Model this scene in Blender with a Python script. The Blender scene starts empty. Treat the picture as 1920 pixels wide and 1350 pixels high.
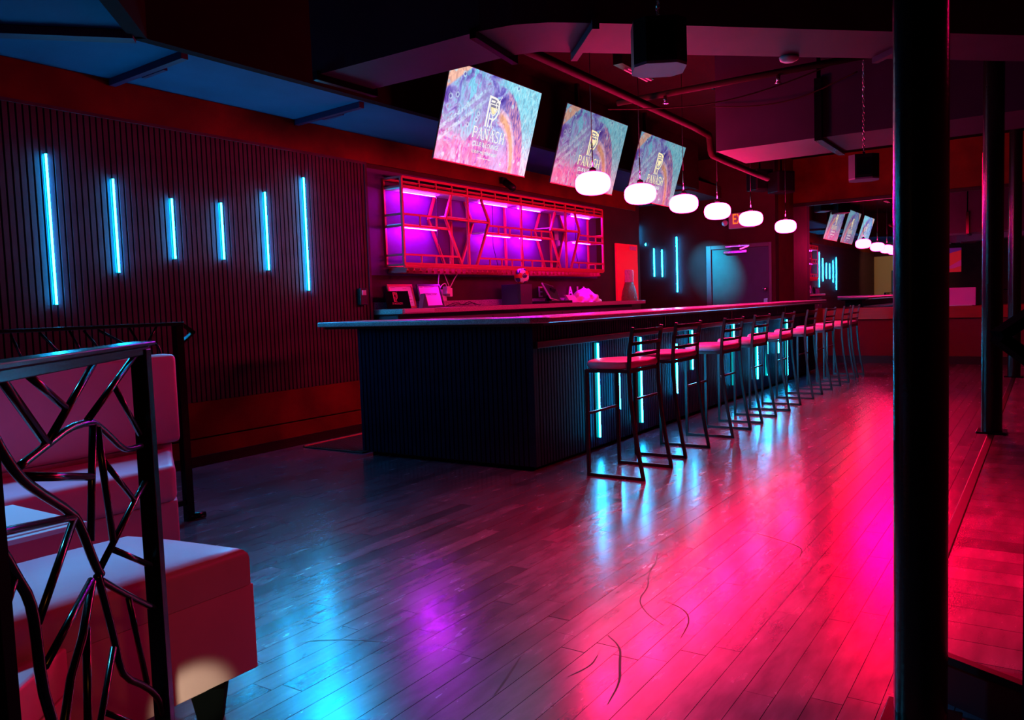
import bpy, bmesh, math, random
from mathutils import Vector, Matrix
R_ = math.radians
rnd = random.Random(7)
C = bpy.context.scene.collection
S = bpy.context.scene

# ------------------------------------------------------------------ camera
cd = bpy.data.cameras.new('camera'); cam = bpy.data.objects.new('camera', cd); C.objects.link(cam)
def _rx(t): return Matrix.Rotation(t, 3, 'X')
def _rz(t): return Matrix.Rotation(t, 3, 'Z')
_yaw, _pitch, _roll = R_(33.85), R_(3.98), R_(-1.97)
_Xc = Vector((math.sin(_yaw), 0, math.cos(_yaw))); _Zc = Vector((0, -1, 0)); _Yc = _Zc.cross(_Xc)
_B = Matrix((_Xc, _Yc, _Zc)).transposed()
_M = _rz(_roll) @ _rx(_pitch) @ _B            # world -> view axes (x right, y down, z forward)
_rot = Matrix((_M[0], -_M[1], -_M[2])).transposed()
cam.matrix_world = Matrix.Translation((0, 0, 1.25)) @ _rot.to_4x4()
cd.sensor_width = 36; cd.lens = 36 * 1508 / 1920; cd.clip_start = 0.02; cd.clip_end = 100
S.camera = cam

# ------------------------------------------------------------------ world, exposure, area lamps
w = bpy.data.worlds.new('world'); S.world = w; w.use_nodes = True
w.node_tree.nodes['Background'].inputs[0].default_value = (0.002, 0.001, 0.004, 1)
w.node_tree.nodes['Background'].inputs[1].default_value = 0.15
S.view_settings.view_transform = 'Standard'; S.view_settings.look = 'None'
S.view_settings.exposure = 0.0; S.view_settings.gamma = 1.0; S.view_settings.use_curve_mapping = False
try:
    S.cycles.max_bounces = 6; S.cycles.diffuse_bounces = 1; S.cycles.glossy_bounces = 4
    S.cycles.caustics_reflective = False; S.cycles.caustics_refractive = False
    S.cycles.sample_clamp_indirect = 4.0
except Exception: pass

def lamp(name, kind, loc, target, color, power, size=0.1, angle=60, blend=0.4):
    d = bpy.data.lights.new(name, kind); d.color = color; d.energy = power
    if kind == 'SPOT': d.spot_size = R_(angle); d.spot_blend = blend; d.shadow_soft_size = size
    elif kind == 'AREA': d.size = size
    else: d.shadow_soft_size = size
    o = bpy.data.objects.new(name, d); C.objects.link(o); o.location = loc
    if target is not None: o.rotation_euler = (Vector(target) - Vector(loc)).to_track_quat('-Z', 'Y').to_euler()
    return o
PINK_L = (115.0, 0.4, 15.0)
CYAN_L = (0.80, 80.0, 175.0)
PURP_L = (260.0, 2.0, 430.0)
lamp('warm_room_lamp', 'SPOT', (-0.6, 3.6, 2.6), (-3.5, 5.6, 1.6), (1.0, 0.72, 0.30), 110, 0.15, 100, 0.6)
lamp('warm_step_lamp', 'SPOT', (0.75, 1.25, 0.30), (1.37, 2.10, 0.11), (0.62, 1.0, 0.40), 60, 0.02, 13, 0.7)
lamp('warm_entry_lamp', 'SPOT', (0.3, -0.6, 1.6), (1.2, 2.1, 0.2), (1.0, 0.30, 0.05), 12, 0.1, 34, 0.8)
lamp('blue_door_fill', 'SPOT', (12.9, 5.7, 2.6), (14.2, 5.12, 1.78), (0.0, 0.68, 1.0), 700, 0.02, 36, 1.0)  # unseen spot added to make the blue glow on the door wall
lamp('blue_bench_fill', 'SPOT', (1.5, 4.7, 2.95), (1.55, 2.7, 0.5), (0.06, 0.55, 1.0), 420, 0.12, 62, 0.8)  # added spot, no real fixture; lifts the blue on the bench tops
lamp('blue_floor_fill', 'SPOT', (5.0, 5.5, 2.7), (2.1, 2.9, 0.0), (0.0, 0.42, 1.0), 150, 0.16, 58, 0.8)  # added spot for more blue reflection on the left floor
lamp('shelf_fill', 'SPOT', (7.35, 5.62, 1.60), (7.02, 5.70, 1.30), (0.75, 0.0, 1.0), 9, 0.03, 90, 0.8)  # unseen purple spots added under the shelf to boost its strips
lamp('shelf_fill', 'SPOT', (10.35, 5.52, 1.60), (10.25, 5.64, 1.25), (0.75, 0.0, 1.0), 14, 0.03, 110, 0.8)
lamp('pink_dance_lamp', 'SPOT', (3.1, -0.7, 2.9), (3.9, 0.85, 0.0), (1.0, 0.0, 0.08), 1200, 0.45, 60, 0.8)
lamp('pink_far_lamp', 'SPOT', (12.6, 1.9, 2.55), (7.4, 1.5, 0.0), (1.0, 0.0, 0.045), 900, 0.5, 62, 0.9)
lamp('pink_platform_lamp', 'SPOT', (4.2, 0.2, 2.5), (3.8, -0.3, 0.15), (1.0, 0.0, 0.05), 25, 0.2, 90, 0.9)
lamp('pink_booth_lamp', 'SPOT', (4.6, -1.2, 2.7), (1.2, 2.9, 0.55), (1.0, 0.0, 0.12), 90, 0.2, 34, 0.8)
for _px in (6.27, 7.24, 8.35, 9.41, 10.70, 12.38):
    lamp('pendant_downlight', 'SPOT', (_px, 3.30, 2.15), (_px, 3.12, 0.0), (1.0, 0.0, 0.22), 55, 0.12, 120, 0.7)

# ------------------------------------------------------------------ materials
MATS = {}
def new_mat(name):
    m = bpy.data.materials.new(name); m.use_nodes = True
    nt = m.node_tree; nt.nodes.clear()
    out = nt.nodes.new('ShaderNodeOutputMaterial')
    MATS[name] = m
    return m, nt, out
def pbr(name, col, rough=0.5, metal=0.0, spec=0.5, noise=0.0, nscale=20, bump=0.0, bscale=60, coat=0.0, stretch=None, rvar=0.0, emit=None, estr=0, world=False):
    m, nt, out = new_mat(name)
    b = nt.nodes.new('ShaderNodeBsdfPrincipled'); nt.links.new(b.outputs[0], out.inputs[0])
    b.inputs['Base Color'].default_value = (*col, 1); b.inputs['Roughness'].default_value = rough
    b.inputs['Metallic'].default_value = metal; b.inputs['Specular IOR Level'].default_value = spec
    b.inputs['Coat Weight'].default_value = coat; b.inputs['Coat Roughness'].default_value = 0.15
    tc = nt.nodes.new('ShaderNodeTexCoord'); src = tc.outputs['Object']
    if world: src = nt.nodes.new('ShaderNodeNewGeometry').outputs['Position']
    if stretch:
        mp = nt.nodes.new('ShaderNodeMapping'); mp.inputs['Scale'].default_value = stretch
        nt.links.new(src, mp.inputs[0]); src = mp.outputs[0]
    if noise or rvar:
        n = nt.nodes.new('ShaderNodeTexNoise'); n.inputs['Scale'].default_value = nscale; n.inputs['Detail'].default_value = 5
        nt.links.new(src, n.inputs['Vector'])
        if noise:
            r = nt.nodes.new('ShaderNodeValToRGB')
            r.color_ramp.elements[0].position = 0.3; r.color_ramp.elements[1].position = 0.7
            r.color_ramp.elements[0].color = (*[c * (1 - noise) for c in col], 1)
            r.color_ramp.elements[1].color = (*[min(1, c * (1 + noise)) for c in col], 1)
            nt.links.new(n.outputs['Fac'], r.inputs[0]); nt.links.new(r.outputs[0], b.inputs['Base Color'])
        if rvar:
            mr = nt.nodes.new('ShaderNodeMapRange'); mr.inputs['From Min'].default_value = 0.3; mr.inputs['From Max'].default_value = 0.7
            mr.inputs['To Min'].default_value = rough - rvar; mr.inputs['To Max'].default_value = rough + rvar
            nt.links.new(n.outputs['Fac'], mr.inputs[0]); nt.links.new(mr.outputs[0], b.inputs['Roughness'])
    if bump:
        n2 = nt.nodes.new('ShaderNodeTexNoise'); n2.inputs['Scale'].default_value = bscale; n2.inputs['Detail'].default_value = 4
        nt.links.new(src, n2.inputs['Vector'])
        bp = nt.nodes.new('ShaderNodeBump'); bp.inputs['Strength'].default_value = bump; bp.inputs['Distance'].default_value = 0.01
        nt.links.new(n2.outputs['Fac'], bp.inputs['Height']); nt.links.new(bp.outputs[0], b.inputs['Normal'])
    if emit:
        b.inputs['Emission Color'].default_value = (*emit, 1); b.inputs['Emission Strength'].default_value = estr
    return m
def glow(name, col):
    m, nt, out = new_mat(name)
    e = nt.nodes.new('ShaderNodeEmission'); mx = max(col)
    e.inputs[0].default_value = (*[c / mx for c in col], 1); e.inputs[1].default_value = mx
    nt.links.new(e.outputs[0], out.inputs[0])
    return m

for i, t in enumerate((0.62, 0.80, 0.95, 1.12, 1.32)):
    pbr('plank_%d' % i, (0.17 * t, 0.058 * t, 0.10 * t), 0.25, 0, 0.85, 0.25, 9, 0.035, 130, 0.25, (0.5, 1.8, 1.0), 0.03, None, 0, True)
pbr('joint', (0.02, 0.012, 0.01), 0.8)
pbr('scuff', (0.05, 0.02, 0.018), 0.6)
pbr('wall_dark', (0.045, 0.008, 0.014), 0.7, 0, 0.12, 0.2, 3)
pbr('wall_brown', (0.14, 0.014, 0.003), 0.65, 0, 0.12, 0.35, 2.2, 0.05, 30)
pbr('slat_wood', (0.07, 0.022, 0.036), 0.6, 0, 0.12, 0.2, 6)
pbr('slat_felt', (0.003, 0.002, 0.004), 0.95, 0, 0.02)
pbr('bar_slat', (0.014, 0.010, 0.032), 0.6, 0, 0.05, 0.2, 6)
pbr('bar_core', (0.006, 0.006, 0.008), 0.9)
pbr('back_panel', (0.075, 0.02, 0.13), 0.6, 0, 0.3, 0.08, 2)
pbr('ceiling_paint', (0.016, 0.075, 0.150), 0.85, 0, 0.1, 0.1, 2, 0.1, 40)
pbr('ceiling_deck', (0.011, 0.002, 0.003), 0.9, 0, 0.05, 0.2, 2)
pbr('duct_metal', (0.045, 0.008, 0.04), 0.6, 0, 0.2, 0.15, 3, 0.03, 20)
pbr('pipe_paint', (0.022, 0.004, 0.004), 0.75, 0, 0.12)
pbr('black_metal', (0.003, 0.003, 0.004), 0.20, 0.0, 0.35)
pbr('stool_metal', (0.010, 0.010, 0.012), 0.30, 0.0, 0.5)
pbr('column_paint', (0.006, 0.004, 0.004), 0.20, 0, 0.25, 0, 30, 0.08, 60)
pbr('black_plastic', (0.006, 0.006, 0.008), 0.4, 0, 0.3)
pbr('black_rubber', (0.02, 0.018, 0.02), 0.8)
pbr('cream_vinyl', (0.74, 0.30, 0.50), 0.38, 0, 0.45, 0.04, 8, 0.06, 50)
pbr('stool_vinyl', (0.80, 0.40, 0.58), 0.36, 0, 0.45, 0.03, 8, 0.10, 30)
pbr('granite', (0.42, 0.36, 0.42), 0.26, 0, 0.6, 0.6, 170)
pbr('granite_back', (0.34, 0.27, 0.29), 0.3, 0, 0.5, 0.75, 120)
pbr('cabinet', (0.05, 0.04, 0.06), 0.5)
pbr('shelf_metal', (0.55, 0.035, 0.06), 0.4, 0.0, 0.5)
pbr('shelf_board', (0.70, 0.66, 0.72), 0.35)
pbr('white_paint', (0.75, 0.72, 0.72), 0.5)
pbr('grey_plastic', (0.45, 0.45, 0.50), 0.45)
pbr('paper', (0.80, 0.74, 0.78), 0.6)
pbr('ink', (0.03, 0.01, 0.03), 0.7)
pbr('red_frame', (0.5, 0.04, 0.04), 0.4)
pbr('chrome', (0.75, 0.75, 0.78), 0.18, 1.0)
pbr('navy_box', (0.030, 0.025, 0.07), 0.4)
pbr('ball_red', (0.8, 0.05, 0.04), 0.2, 0, 0.6)
pbr('ball_white', (0.8, 0.65, 0.75), 0.2, 0, 0.6)
pbr('ball_blue', (0.03, 0.03, 0.16), 0.2, 0, 0.6)
pbr('plastic_bag', (0.80, 0.70, 0.85), 0.35, 0, 0.5, 0.1, 6, 0.5, 14)
pbr('beige_wall', (0.62, 0.46, 0.20), 0.8)
pbr('poster_red', (0.85, 0.02, 0.03), 0.5, emit=(1.0, 0.0, 0.03), estr=0.30)
pbr('poster_orange', (0.8, 0.12, 0.04), 0.5)
pbr('bottle_glass', (0.22, 0.02, 0.03), 0.15, 0, 0.7, 0.4, 60, 0.6, 40)
pbr('bottle_label', (0.75, 0.45, 0.70), 0.4, 0, 0.4, 0.2, 30)
pbr('dark_wood_trim', (0.022, 0.005, 0.008), 0.4, 0, 0.15, 0.2, 8, 0, 0, 0.0, (0.5, 6, 6))
pbr('door_paint', (0.03, 0.07, 0.09), 0.5, 0, 0.4, 0.1, 8, 0.08, 60)
pbr('door_frame', (0.08, 0.05, 0.09), 0.45)
pbr('red_wood', (0.30, 0.012, 0.012), 0.30, 0, 0.2, 0.15, 5, 0, 0, 0.0, (6, 0.5, 6))
pbr('ledge_wall', (0.14, 0.010, 0.02), 0.6, 0, 0.1)
pbr('mirror', (0.82, 0.80, 0.84), 0.008, 1.0)
pbr('magenta_board', (0.75, 0.15, 0.55), 0.6)
pbr('blue_ink', (0.15, 0.08, 0.6), 0.6)
pbr('table_white', (0.70, 0.62, 0.78), 0.25)
glow('tube_halo', (0.0, 0.85, 0.80))  # teal glow painted in as the halo around each tube
pbr('fixture_grey', (0.22, 0.07, 0.20), 0.5)
pbr('tv_body', (0.012, 0.010, 0.012), 0.35)
glow('pink_bulb_core', PINK_L)
glow('cyan_tube', CYAN_L)
glow('cyan_tube_bar', (0.80, CYAN_L[1] * 0.5, CYAN_L[2] * 0.5))
glow('purple_strip', PURP_L)
glow('exit_letters', (1.6, 0.22, 0.03))
glow('logo_glow', (1.05, 0.88, 0.50))
glow('logo_white', (1.0, 0.96, 0.92))
glow('logo_grey', (0.24, 0.22, 0.34))
glow('tiny_red', (0.9, 0.05, 0.02))
glow('table_lamp', (1.2, 0.95, 0.45))

def bulb_mat():          # opal glass: hot centre, pink rim painted in for the lamp's halo
    m, nt, out = new_mat('pendant_glass')
    lw = nt.nodes.new('ShaderNodeLayerWeight'); lw.inputs[0].default_value = 0.5
    ramp = nt.nodes.new('ShaderNodeValToRGB')
    mx = PINK_L[0]
    ramp.color_ramp.elements[0].position = 0.80; ramp.color_ramp.elements[0].color = (1, 1.15 / mx, PINK_L[2] / mx, 1)
    ramp.color_ramp.elements[1].position = 0.93; ramp.color_ramp.elements[1].color = (1.6 / mx, 0.02 / mx, 0.32 / mx, 1)
    nt.links.new(lw.outputs['Facing'], ramp.inputs[0])
    e = nt.nodes.new('ShaderNodeEmission'); e.inputs[1].default_value = mx
    nt.links.new(ramp.outputs[0], e.inputs[0]); nt.links.new(e.outputs[0], out.inputs[0])
bulb_mat()

def screen_mat(name='screen_art', strength=1.05):        # abstract paint swirl shown on the displays
    m, nt, out = new_mat(name); N = nt.nodes; L = nt.links
    def V(x): return x
    def math_(op, a, b=None, clamp=False):
        n = N.new('ShaderNodeMath'); n.operation = op; n.use_clamp = clamp
        for i, v in enumerate((a, b)):
            if v is None: continue
            if isinstance(v, (int, float)): n.inputs[i].default_value = v
            else: L.new(v, n.inputs[i])
        return n.outputs[0]
    def mix(f, a, b):
        n = N.new('ShaderNodeMix'); n.data_type = 'RGBA'
        if isinstance(f, (int, float)): n.inputs[0].default_value = f
        else: L.new(f, n.inputs[0])
        for i, v in ((6, a), (7, b)):
            if isinstance(v, tuple): n.inputs[i].default_value = (*v, 1)
            else: L.new(v, n.inputs[i])
        return n.outputs[2]
    tc0 = N.new('ShaderNodeTexCoord'); tc = N.new('ShaderNodeMapping'); tc.inputs['Scale'].default_value = (1 / 1.2, 1 / 1.2, 1 / 1.2); L.new(tc0.outputs['Object'], tc.inputs[0])
    sep = N.new('ShaderNodeSeparateXYZ'); L.new(tc.outputs[0], sep.inputs[0])
    x, z = sep.outputs[0], sep.outputs[2]
    def noise(scale, det=3, dist=0.0, sx=1, sz=1):
        mp = N.new('ShaderNodeMapping'); mp.inputs['Scale'].default_value = (sx, 1, sz); L.new(tc.outputs[0], mp.inputs[0])
        n = N.new('ShaderNodeTexNoise'); n.inputs['Scale'].default_value = scale; n.inputs['Detail'].default_value = det
        n.inputs['Distortion'].default_value = dist; L.new(mp.outputs[0], n.inputs['Vector']); return n.outputs['Fac']
    def step(v, a, b):
        n = N.new('ShaderNodeMapRange'); n.clamp = True
        n.inputs['From Min'].default_value = a; n.inputs['From Max'].default_value = b; L.new(v, n.inputs[0]); return n.outputs[0]
    r = N.new('ShaderNodeValToRGB'); L.new(noise(7, 5, 1.6), r.inputs[0])
    cr = r.color_ramp; cr.elements[0].position = 0.30; cr.elements[0].color = (0.05, 0.05, 0.42, 1)
    cr.elements[1].position = 0.72; cr.elements[1].color = (0.62, 0.35, 0.62, 1)
    for p, c in ((0.42, (0.16, 0.16, 0.62, 1)), (0.50, (0.36, 0.38, 0.80, 1)), (0.57, (0.28, 0.66, 0.92, 1)), (0.63, (0.42, 0.20, 0.55, 1))):
        e = cr.elements.new(p); e.color = c
    col = r.outputs[0]
    # misty lilac cloud behind the emblem
    dx = math_('ADD', x, 0.22); dz = math_('SUBTRACT', z, 0.12)
    d0 = math_('SQRT', math_('ADD', math_('MULTIPLY', dx, dx), math_('MULTIPLY', dz, dz)))
    col = mix(math_('MULTIPLY', math_('SUBTRACT', 1.0, step(d0, 0.05, 0.26)), 0.85), col, (0.42, 0.42, 0.82))
    # pink lower part
    low = math_('MULTIPLY', math_('SUBTRACT', 1.0, step(z, -0.34, -0.05)), step(noise(16, 4, 2.0, 1, .5), 0.42, 0.55))
    col = mix(low, col, (0.78, 0.36, 0.58))
    # cyan drift, lower left of centre and right of the emblem
    bl = math_('MULTIPLY', step(noise(11, 4, 0.6, 1.6, .7), 0.50, 0.55), math_('SUBTRACT', 1.0, step(math_('ABSOLUTE', math_('ADD', x, 0.30)), 0.06, 0.16)))
    col = mix(bl, col, (0.22, 0.70, 0.95))
    ax = math_('SUBTRACT', x, 0.06); az = math_('ADD', z, 0.42)
    d = math_('SQRT', math_('ADD', math_('MULTIPLY', math_('MULTIPLY', ax, ax), 2.4), math_('MULTIPLY', az, az)))
    d = math_('ADD', d, math_('MULTIPLY', math_('SUBTRACT', noise(30, 3, .5), .5), 0.03))
    inner = math_('MULTIPLY', math_('SUBTRACT', 1.0, step(d, 0.40, 0.42)), step(x, 0.02, 0.10))
    col = mix(math_('MULTIPLY', inner, 0.75), col, (0.25, 0.55, 0.95))
    rays = step(noise(42, 3, 0.3, 2.2, .35), 0.42, 0.56)
    outer = math_('MULTIPLY', math_('MULTIPLY', step(d, 0.55, 0.58), step(x, 0.12, 0.20)), 1.0)
    col = mix(outer, col, mix(rays, (0.12, 0.13, 0.55), (0.72, 0.38, 0.55)))
    far = math_('MULTIPLY', step(d, 0.70, 0.72), step(x, 0.0, 0.10))
    col = mix(far, col, mix(rays, (0.16, 0.68, 0.88), (0.40, 0.85, 0.97)))
    band = math_('MULTIPLY', math_('MULTIPLY', step(d, 0.42, 0.44), math_('SUBTRACT', 1.0, step(d, 0.54, 0.56))), step(x, 0.06, 0.12))
    core = math_('MULTIPLY', math_('MULTIPLY', step(d, 0.45, 0.47), math_('SUBTRACT', 1.0, step(d, 0.51, 0.53))), step(x, 0.06, 0.12))
    col = mix(band, col, (0.92, 0.62, 0.80)); col = mix(core, col, (0.95, 0.50, 0.30))
    # orange sash in the upper left corner and two pale slashes
    e1 = math_('SUBTRACT', z, math_('MULTIPLY', x, 0.75)); 
    sash = math_('MULTIPLY', step(e1, 0.60, 0.62), math_('SUBTRACT', 1.0, step(e1, 0.72, 0.74)))
    col = mix(sash, col, (0.95, 0.55, 0.42))
    col = mix(step(e1, 0.74, 0.75), col, (0.25, 0.68, 0.88))
    for c0 in (0.22, 0.30):
        sl = math_('MULTIPLY', math_('MULTIPLY', step(e1, c0, c0 + .01), math_('SUBTRACT', 1.0, step(e1, c0 + .035, c0 + .045))), step(noise(35, 3, 1), 0.40, 0.46))
        sl = math_('MULTIPLY', sl, math_('SUBTRACT', 1.0, step(x, -0.20, -0.05)))
        col = mix(sl, col, (0.50, 0.78, 0.98))
    # little bubbles
    vo = N.new('ShaderNodeTexVoronoi'); vo.inputs['Scale'].default_value = 9; L.new(tc.outputs[0], vo.inputs['Vector'])
    ring = math_('MULTIPLY', step(vo.outputs['Distance'], 0.10, 0.13), math_('SUBTRACT', 1.0, step(vo.outputs['Distance'], 0.19, 0.22)))
    col = mix(math_('MULTIPLY', ring, 0.7), col, (0.55, 0.85, 0.98))
    dot = math_('SUBTRACT', 1.0, step(vo.outputs['Distance'], 0.09, 0.11))
    col = mix(math_('MULTIPLY', dot, 0.8), col, (0.06, 0.12, 0.45))
    sp = N.new('ShaderNodeValToRGB'); L.new(noise(15, 7, 2.0, 1.3, 0.8), sp.inputs[0])
    sp.color_ramp.elements[0].position = 0.40; sp.color_ramp.elements[0].color = (0.22, 0.14, 0.34, 1)
    sp.color_ramp.elements[1].position = 0.56; sp.color_ramp.elements[1].color = (1, 1, 1, 1)
    mm = N.new('ShaderNodeMix'); mm.data_type = 'RGBA'; mm.blend_type = 'MULTIPLY'; mm.inputs[0].default_value = 0.38
    L.new(col, mm.inputs[6]); L.new(sp.outputs[0], mm.inputs[7]); col = mm.outputs[2]
    e = N.new('ShaderNodeEmission'); e.inputs[1].default_value = strength; L.new(col, e.inputs[0])
    g = N.new('ShaderNodeBsdfGlossy'); g.inputs[0].default_value = (0.05, 0.05, 0.05, 1); g.inputs[1].default_value = 0.35
    a = N.new('ShaderNodeAddShader'); L.new(e.outputs[0], a.inputs[0]); L.new(g.outputs[0], a.inputs[1]); L.new(a.outputs[0], out.inputs[0])
screen_mat(); screen_mat('screen_art_dim', 0.55)

# ------------------------------------------------------------------ mesh helpers
def BM(): return bmesh.new()
def box(bm, x0, x1, y0, y1, z0, z1, bev=0.0, seg=2):
    M = Matrix.Translation(((x0 + x1) / 2, (y0 + y1) / 2, (z0 + z1) / 2)) @ Matrix.Diagonal((abs(x1 - x0), abs(y1 - y0), abs(z1 - z0), 1))
    r = bmesh.ops.create_cube(bm, size=1, matrix=M)
    if bev:
        vs = set(r['verts']); es = [e for e in bm.edges if e.verts[0] in vs and e.verts[1] in vs]
        bmesh.ops.bevel(bm, geom=es, offset=bev, segments=seg, affect='EDGES', profile=0.5, clamp_overlap=True)
    return r
def obox(bm, c, ax, L, Wd, H, up=(0, 0, 1)):
    """box centred at c, long axis ax (length L), width Wd sideways, height H along up"""
    ax = Vector(ax).normalized(); up = Vector(up); sd = up.cross(ax)
    if sd.length < 1e-4: sd = Vector((1, 0, 0)).cross(ax)
    sd.normalize(); up = ax.cross(sd)
    M = Matrix((ax * L, sd * Wd, up * H)).transposed().to_4x4(); M.translation = Vector(c)
    bmesh.ops.create_cube(bm, size=1, matrix=M)
def bar(bm, a, b, wd, h=None, up=(0, 0, 1)):
    a = Vector(a); b = Vector(b); obox(bm, (a + b) / 2, b - a, (b - a).length, wd, h or wd, up)
def tube(bm, pts, r, seg=10, cap=True, smooth_pts=0):
    pts = [Vector(p) for p in pts]
    for _ in range(smooth_pts):
        q = [pts[0]]
        for a, b in zip(pts[:-1], pts[1:]): q += [a * .75 + b * .25, a * .25 + b * .75]
        pts = q + [pts[-1]]
    rings = []; prev = None
    for i, p in enumerate(pts):
        t = (pts[min(i + 1, len(pts) - 1)] - pts[max(i - 1, 0)])
        if t.length < 1e-9: t = Vector((0, 0, 1))
        t.normalize()
        if prev is None: n = t.orthogonal().normalized()
        else:
            n = prev - t * prev.dot(t); n = n.normalized() if n.length > 1e-6 else t.orthogonal().normalized()
        prev = n; b = t.cross(n)
        rr = r[i] if isinstance(r, (list, tuple)) else r
        rings.append([bm.verts.new(p + (n * math.cos(2 * math.pi * k / seg) + b * math.sin(2 * math.pi * k / seg)) * rr) for k in range(seg)])
    for a, b in zip(rings[:-1], rings[1:]):
        for k in range(seg): bm.faces.new((a[k], a[(k + 1) % seg], b[(k + 1) % seg], b[k]))
    if cap:
        bm.faces.new(rings[0][::-1]); bm.faces.new(rings[-1])
def lathe(bm, prof, c=(0, 0, 0), seg=24):
    c = Vector(c); rings = []
    for r, z in prof:
        if r < 1e-5: rings.append([bm.verts.new(c + Vector((0, 0, z)))])
        else: rings.append([bm.verts.new(c + Vector((r * math.cos(2 * math.pi * k / seg), r * math.sin(2 * math.pi * k / seg), z))) for k in range(seg)])
    for a, b in zip(rings[:-1], rings[1:]):
        for k in range(seg):
            k2 = (k + 1) % seg
            if len(a) == 1 and len(b) == 1: continue
            if len(a) == 1: bm.faces.new((a[0], b[k2], b[k]))
            elif len(b) == 1: bm.faces.new((a[k], a[k2], b[0]))
            else: bm.faces.new((a[k], a[k2], b[k2], b[k]))
def prism(bm, poly, z0, z1):
    lo = [bm.verts.new((x, y, z0)) for x, y in poly]; hi = [bm.verts.new((x, y, z1)) for x, y in poly]
    n = len(poly)
    bm.faces.new(lo[::-1]); bm.faces.new(hi)
    for i in range(n): bm.faces.new((lo[i], lo[(i + 1) % n], hi[(i + 1) % n], hi[i]))
def put(name, bm, mat, parent=None, smooth=False, loc=None, mod=None):
    bmesh.ops.recalc_face_normals(bm, faces=bm.faces)
    me = bpy.data.meshes.new(name); bm.to_mesh(me); bm.free()
    for m in (mat if isinstance(mat, (list, tuple)) else [mat]): me.materials.append(MATS[m])
    if smooth:
        for p in me.polygons: p.use_smooth = True
    o = bpy.data.objects.new(name, me); C.objects.link(o)
    if loc: o.location = loc
    if parent: o.parent = parent
    if mod == 'smooth45':
        for p in me.polygons: p.use_smooth = True
        m = o.modifiers.new('ws', 'EDGE_SPLIT'); m.split_angle = R_(35)
    return o
def tag(o, label, cat, group=None, kind=None):
    o['label'] = label; o['category'] = cat
    if group: o['group'] = group
    if kind: o['kind'] = kind
    return o
def thing(name, label, cat, loc=(0, 0, 0), rz=0, group=None):
    o = bpy.data.objects.new(name, None); C.objects.link(o); o.location = loc; o.rotation_euler = (0, 0, rz)
    o.empty_display_size = 0.1
    return tag(o, label, cat, group)
def dup(root, loc, label, rz=None):
    r = root.copy(); C.objects.link(r); r.location = loc; r['label'] = label
    if rz is not None: r.rotation_euler = (0, 0, rz)
    for ch in list(root.children):
        c = ch.copy(); C.objects.link(c); c.parent = r
        for g in ch.children:
            d = g.copy(); C.objects.link(d); d.parent = c
    return r
def struct(name, bm, mat, smooth=False):
    o = put(name, bm, mat, None, smooth); o['kind'] = 'structure'; return o
def text_mesh(name, body, size, mat, parent, M, depth=0.001, sx=1.0, align='CENTER'):
    cu = bpy.data.curves.new(name, 'FONT'); cu.body = body; cu.size = size; cu.extrude = depth; cu.align_x = align; cu.align_y = 'CENTER'
    cu.resolution_u = 3
    t = bpy.data.objects.new(name + '_tmp', cu); C.objects.link(t)
    bpy.context.view_layer.update()
    dg = bpy.context.evaluated_depsgraph_get()
    me = bpy.data.meshes.new_from_object(t.evaluated_get(dg)); bpy.data.objects.remove(t); bpy.data.curves.remove(cu)
    me.transform(Matrix.Diagonal((sx, 1, 1, 1))); me.transform(M)
    me.materials.clear(); me.materials.append(MATS[mat])
    o = bpy.data.objects.new(name, me); C.objects.link(o); o.parent = parent
    return o
XZ = Matrix(((1, 0, 0, 0), (0, 0, -1, 0), (0, 1, 0, 0), (0, 0, 0, 1)))     # text reading along +X, standing up, facing -Y

# ------------------------------------------------------------------ floor with planks
bm = BM(); box(bm, -4, 15.8, -3.6, 7.2, -0.12, -0.004)
floor = struct('floor', bm, 'joint')
PW = 0.0955
rows = []
Minv = _rot.transposed()
def view(p):
    v = Minv @ (Vector(p) - Vector((0, 0, 1.25)))
    d = -v.z
    if d < 0.3: return None
    return 960 + 1508 * v.x / d, 675 - 1508 * v.y / d, d
planks = []
y = -3.5; row = 0
while y < 7.05:
    x = -4 + rnd.uniform(-0.9, 0)
    while x < 15.7:
        ln = rnd.choice((0.62, 0.8, 0.95, 1.1, 1.3)) * rnd.uniform(0.92, 1.08)
        x1 = min(x + ln, 15.7)
        if x1 > -3.95: planks.append((max(x, -3.95), x1, y, y + PW, rnd.choice((0, 1, 1, 2, 2, 2, 3, 3, 4))))
        x += ln
    y += PW; row += 1
def hidden(cx, cy):
    return (cx > 4.95 and cy > 3.1) or (0.2 < cx < 2.6 and 2.1 < cy < 4.3) or (cx > 2.6 and cy < 0.35)
cand = []
for i, (x0, x1, y0, y1, t) in enumerate(planks):
    cx, cy = (x0 + x1) / 2, (y0 + y1) / 2
    vis = False
    for q in ((x0, cy), (cx, cy), (x1, cy)):
        v = view((q[0], q[1], 0))
        if v and -20 < v[0] < 1940 and 0 < v[1] < 1370: vis = True; dd = v[2]
    if vis and not hidden(cx, cy): cand.append((dd, i))
cand.sort(); single = {i for _, i in cand[:298]}
unit = {}
def plank_mesh(t):
    if t not in unit:
        b = BM(); box(b, -0.5, 0.5, -0.5, 0.5, -0.004, 0.0)
        me = bpy.data.meshes.new('plank'); b.to_mesh(me); b.free(); me.materials.append(MATS['plank_%d' % t]); unit[t] = me
    return unit[t]
bs = BM()
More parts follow.
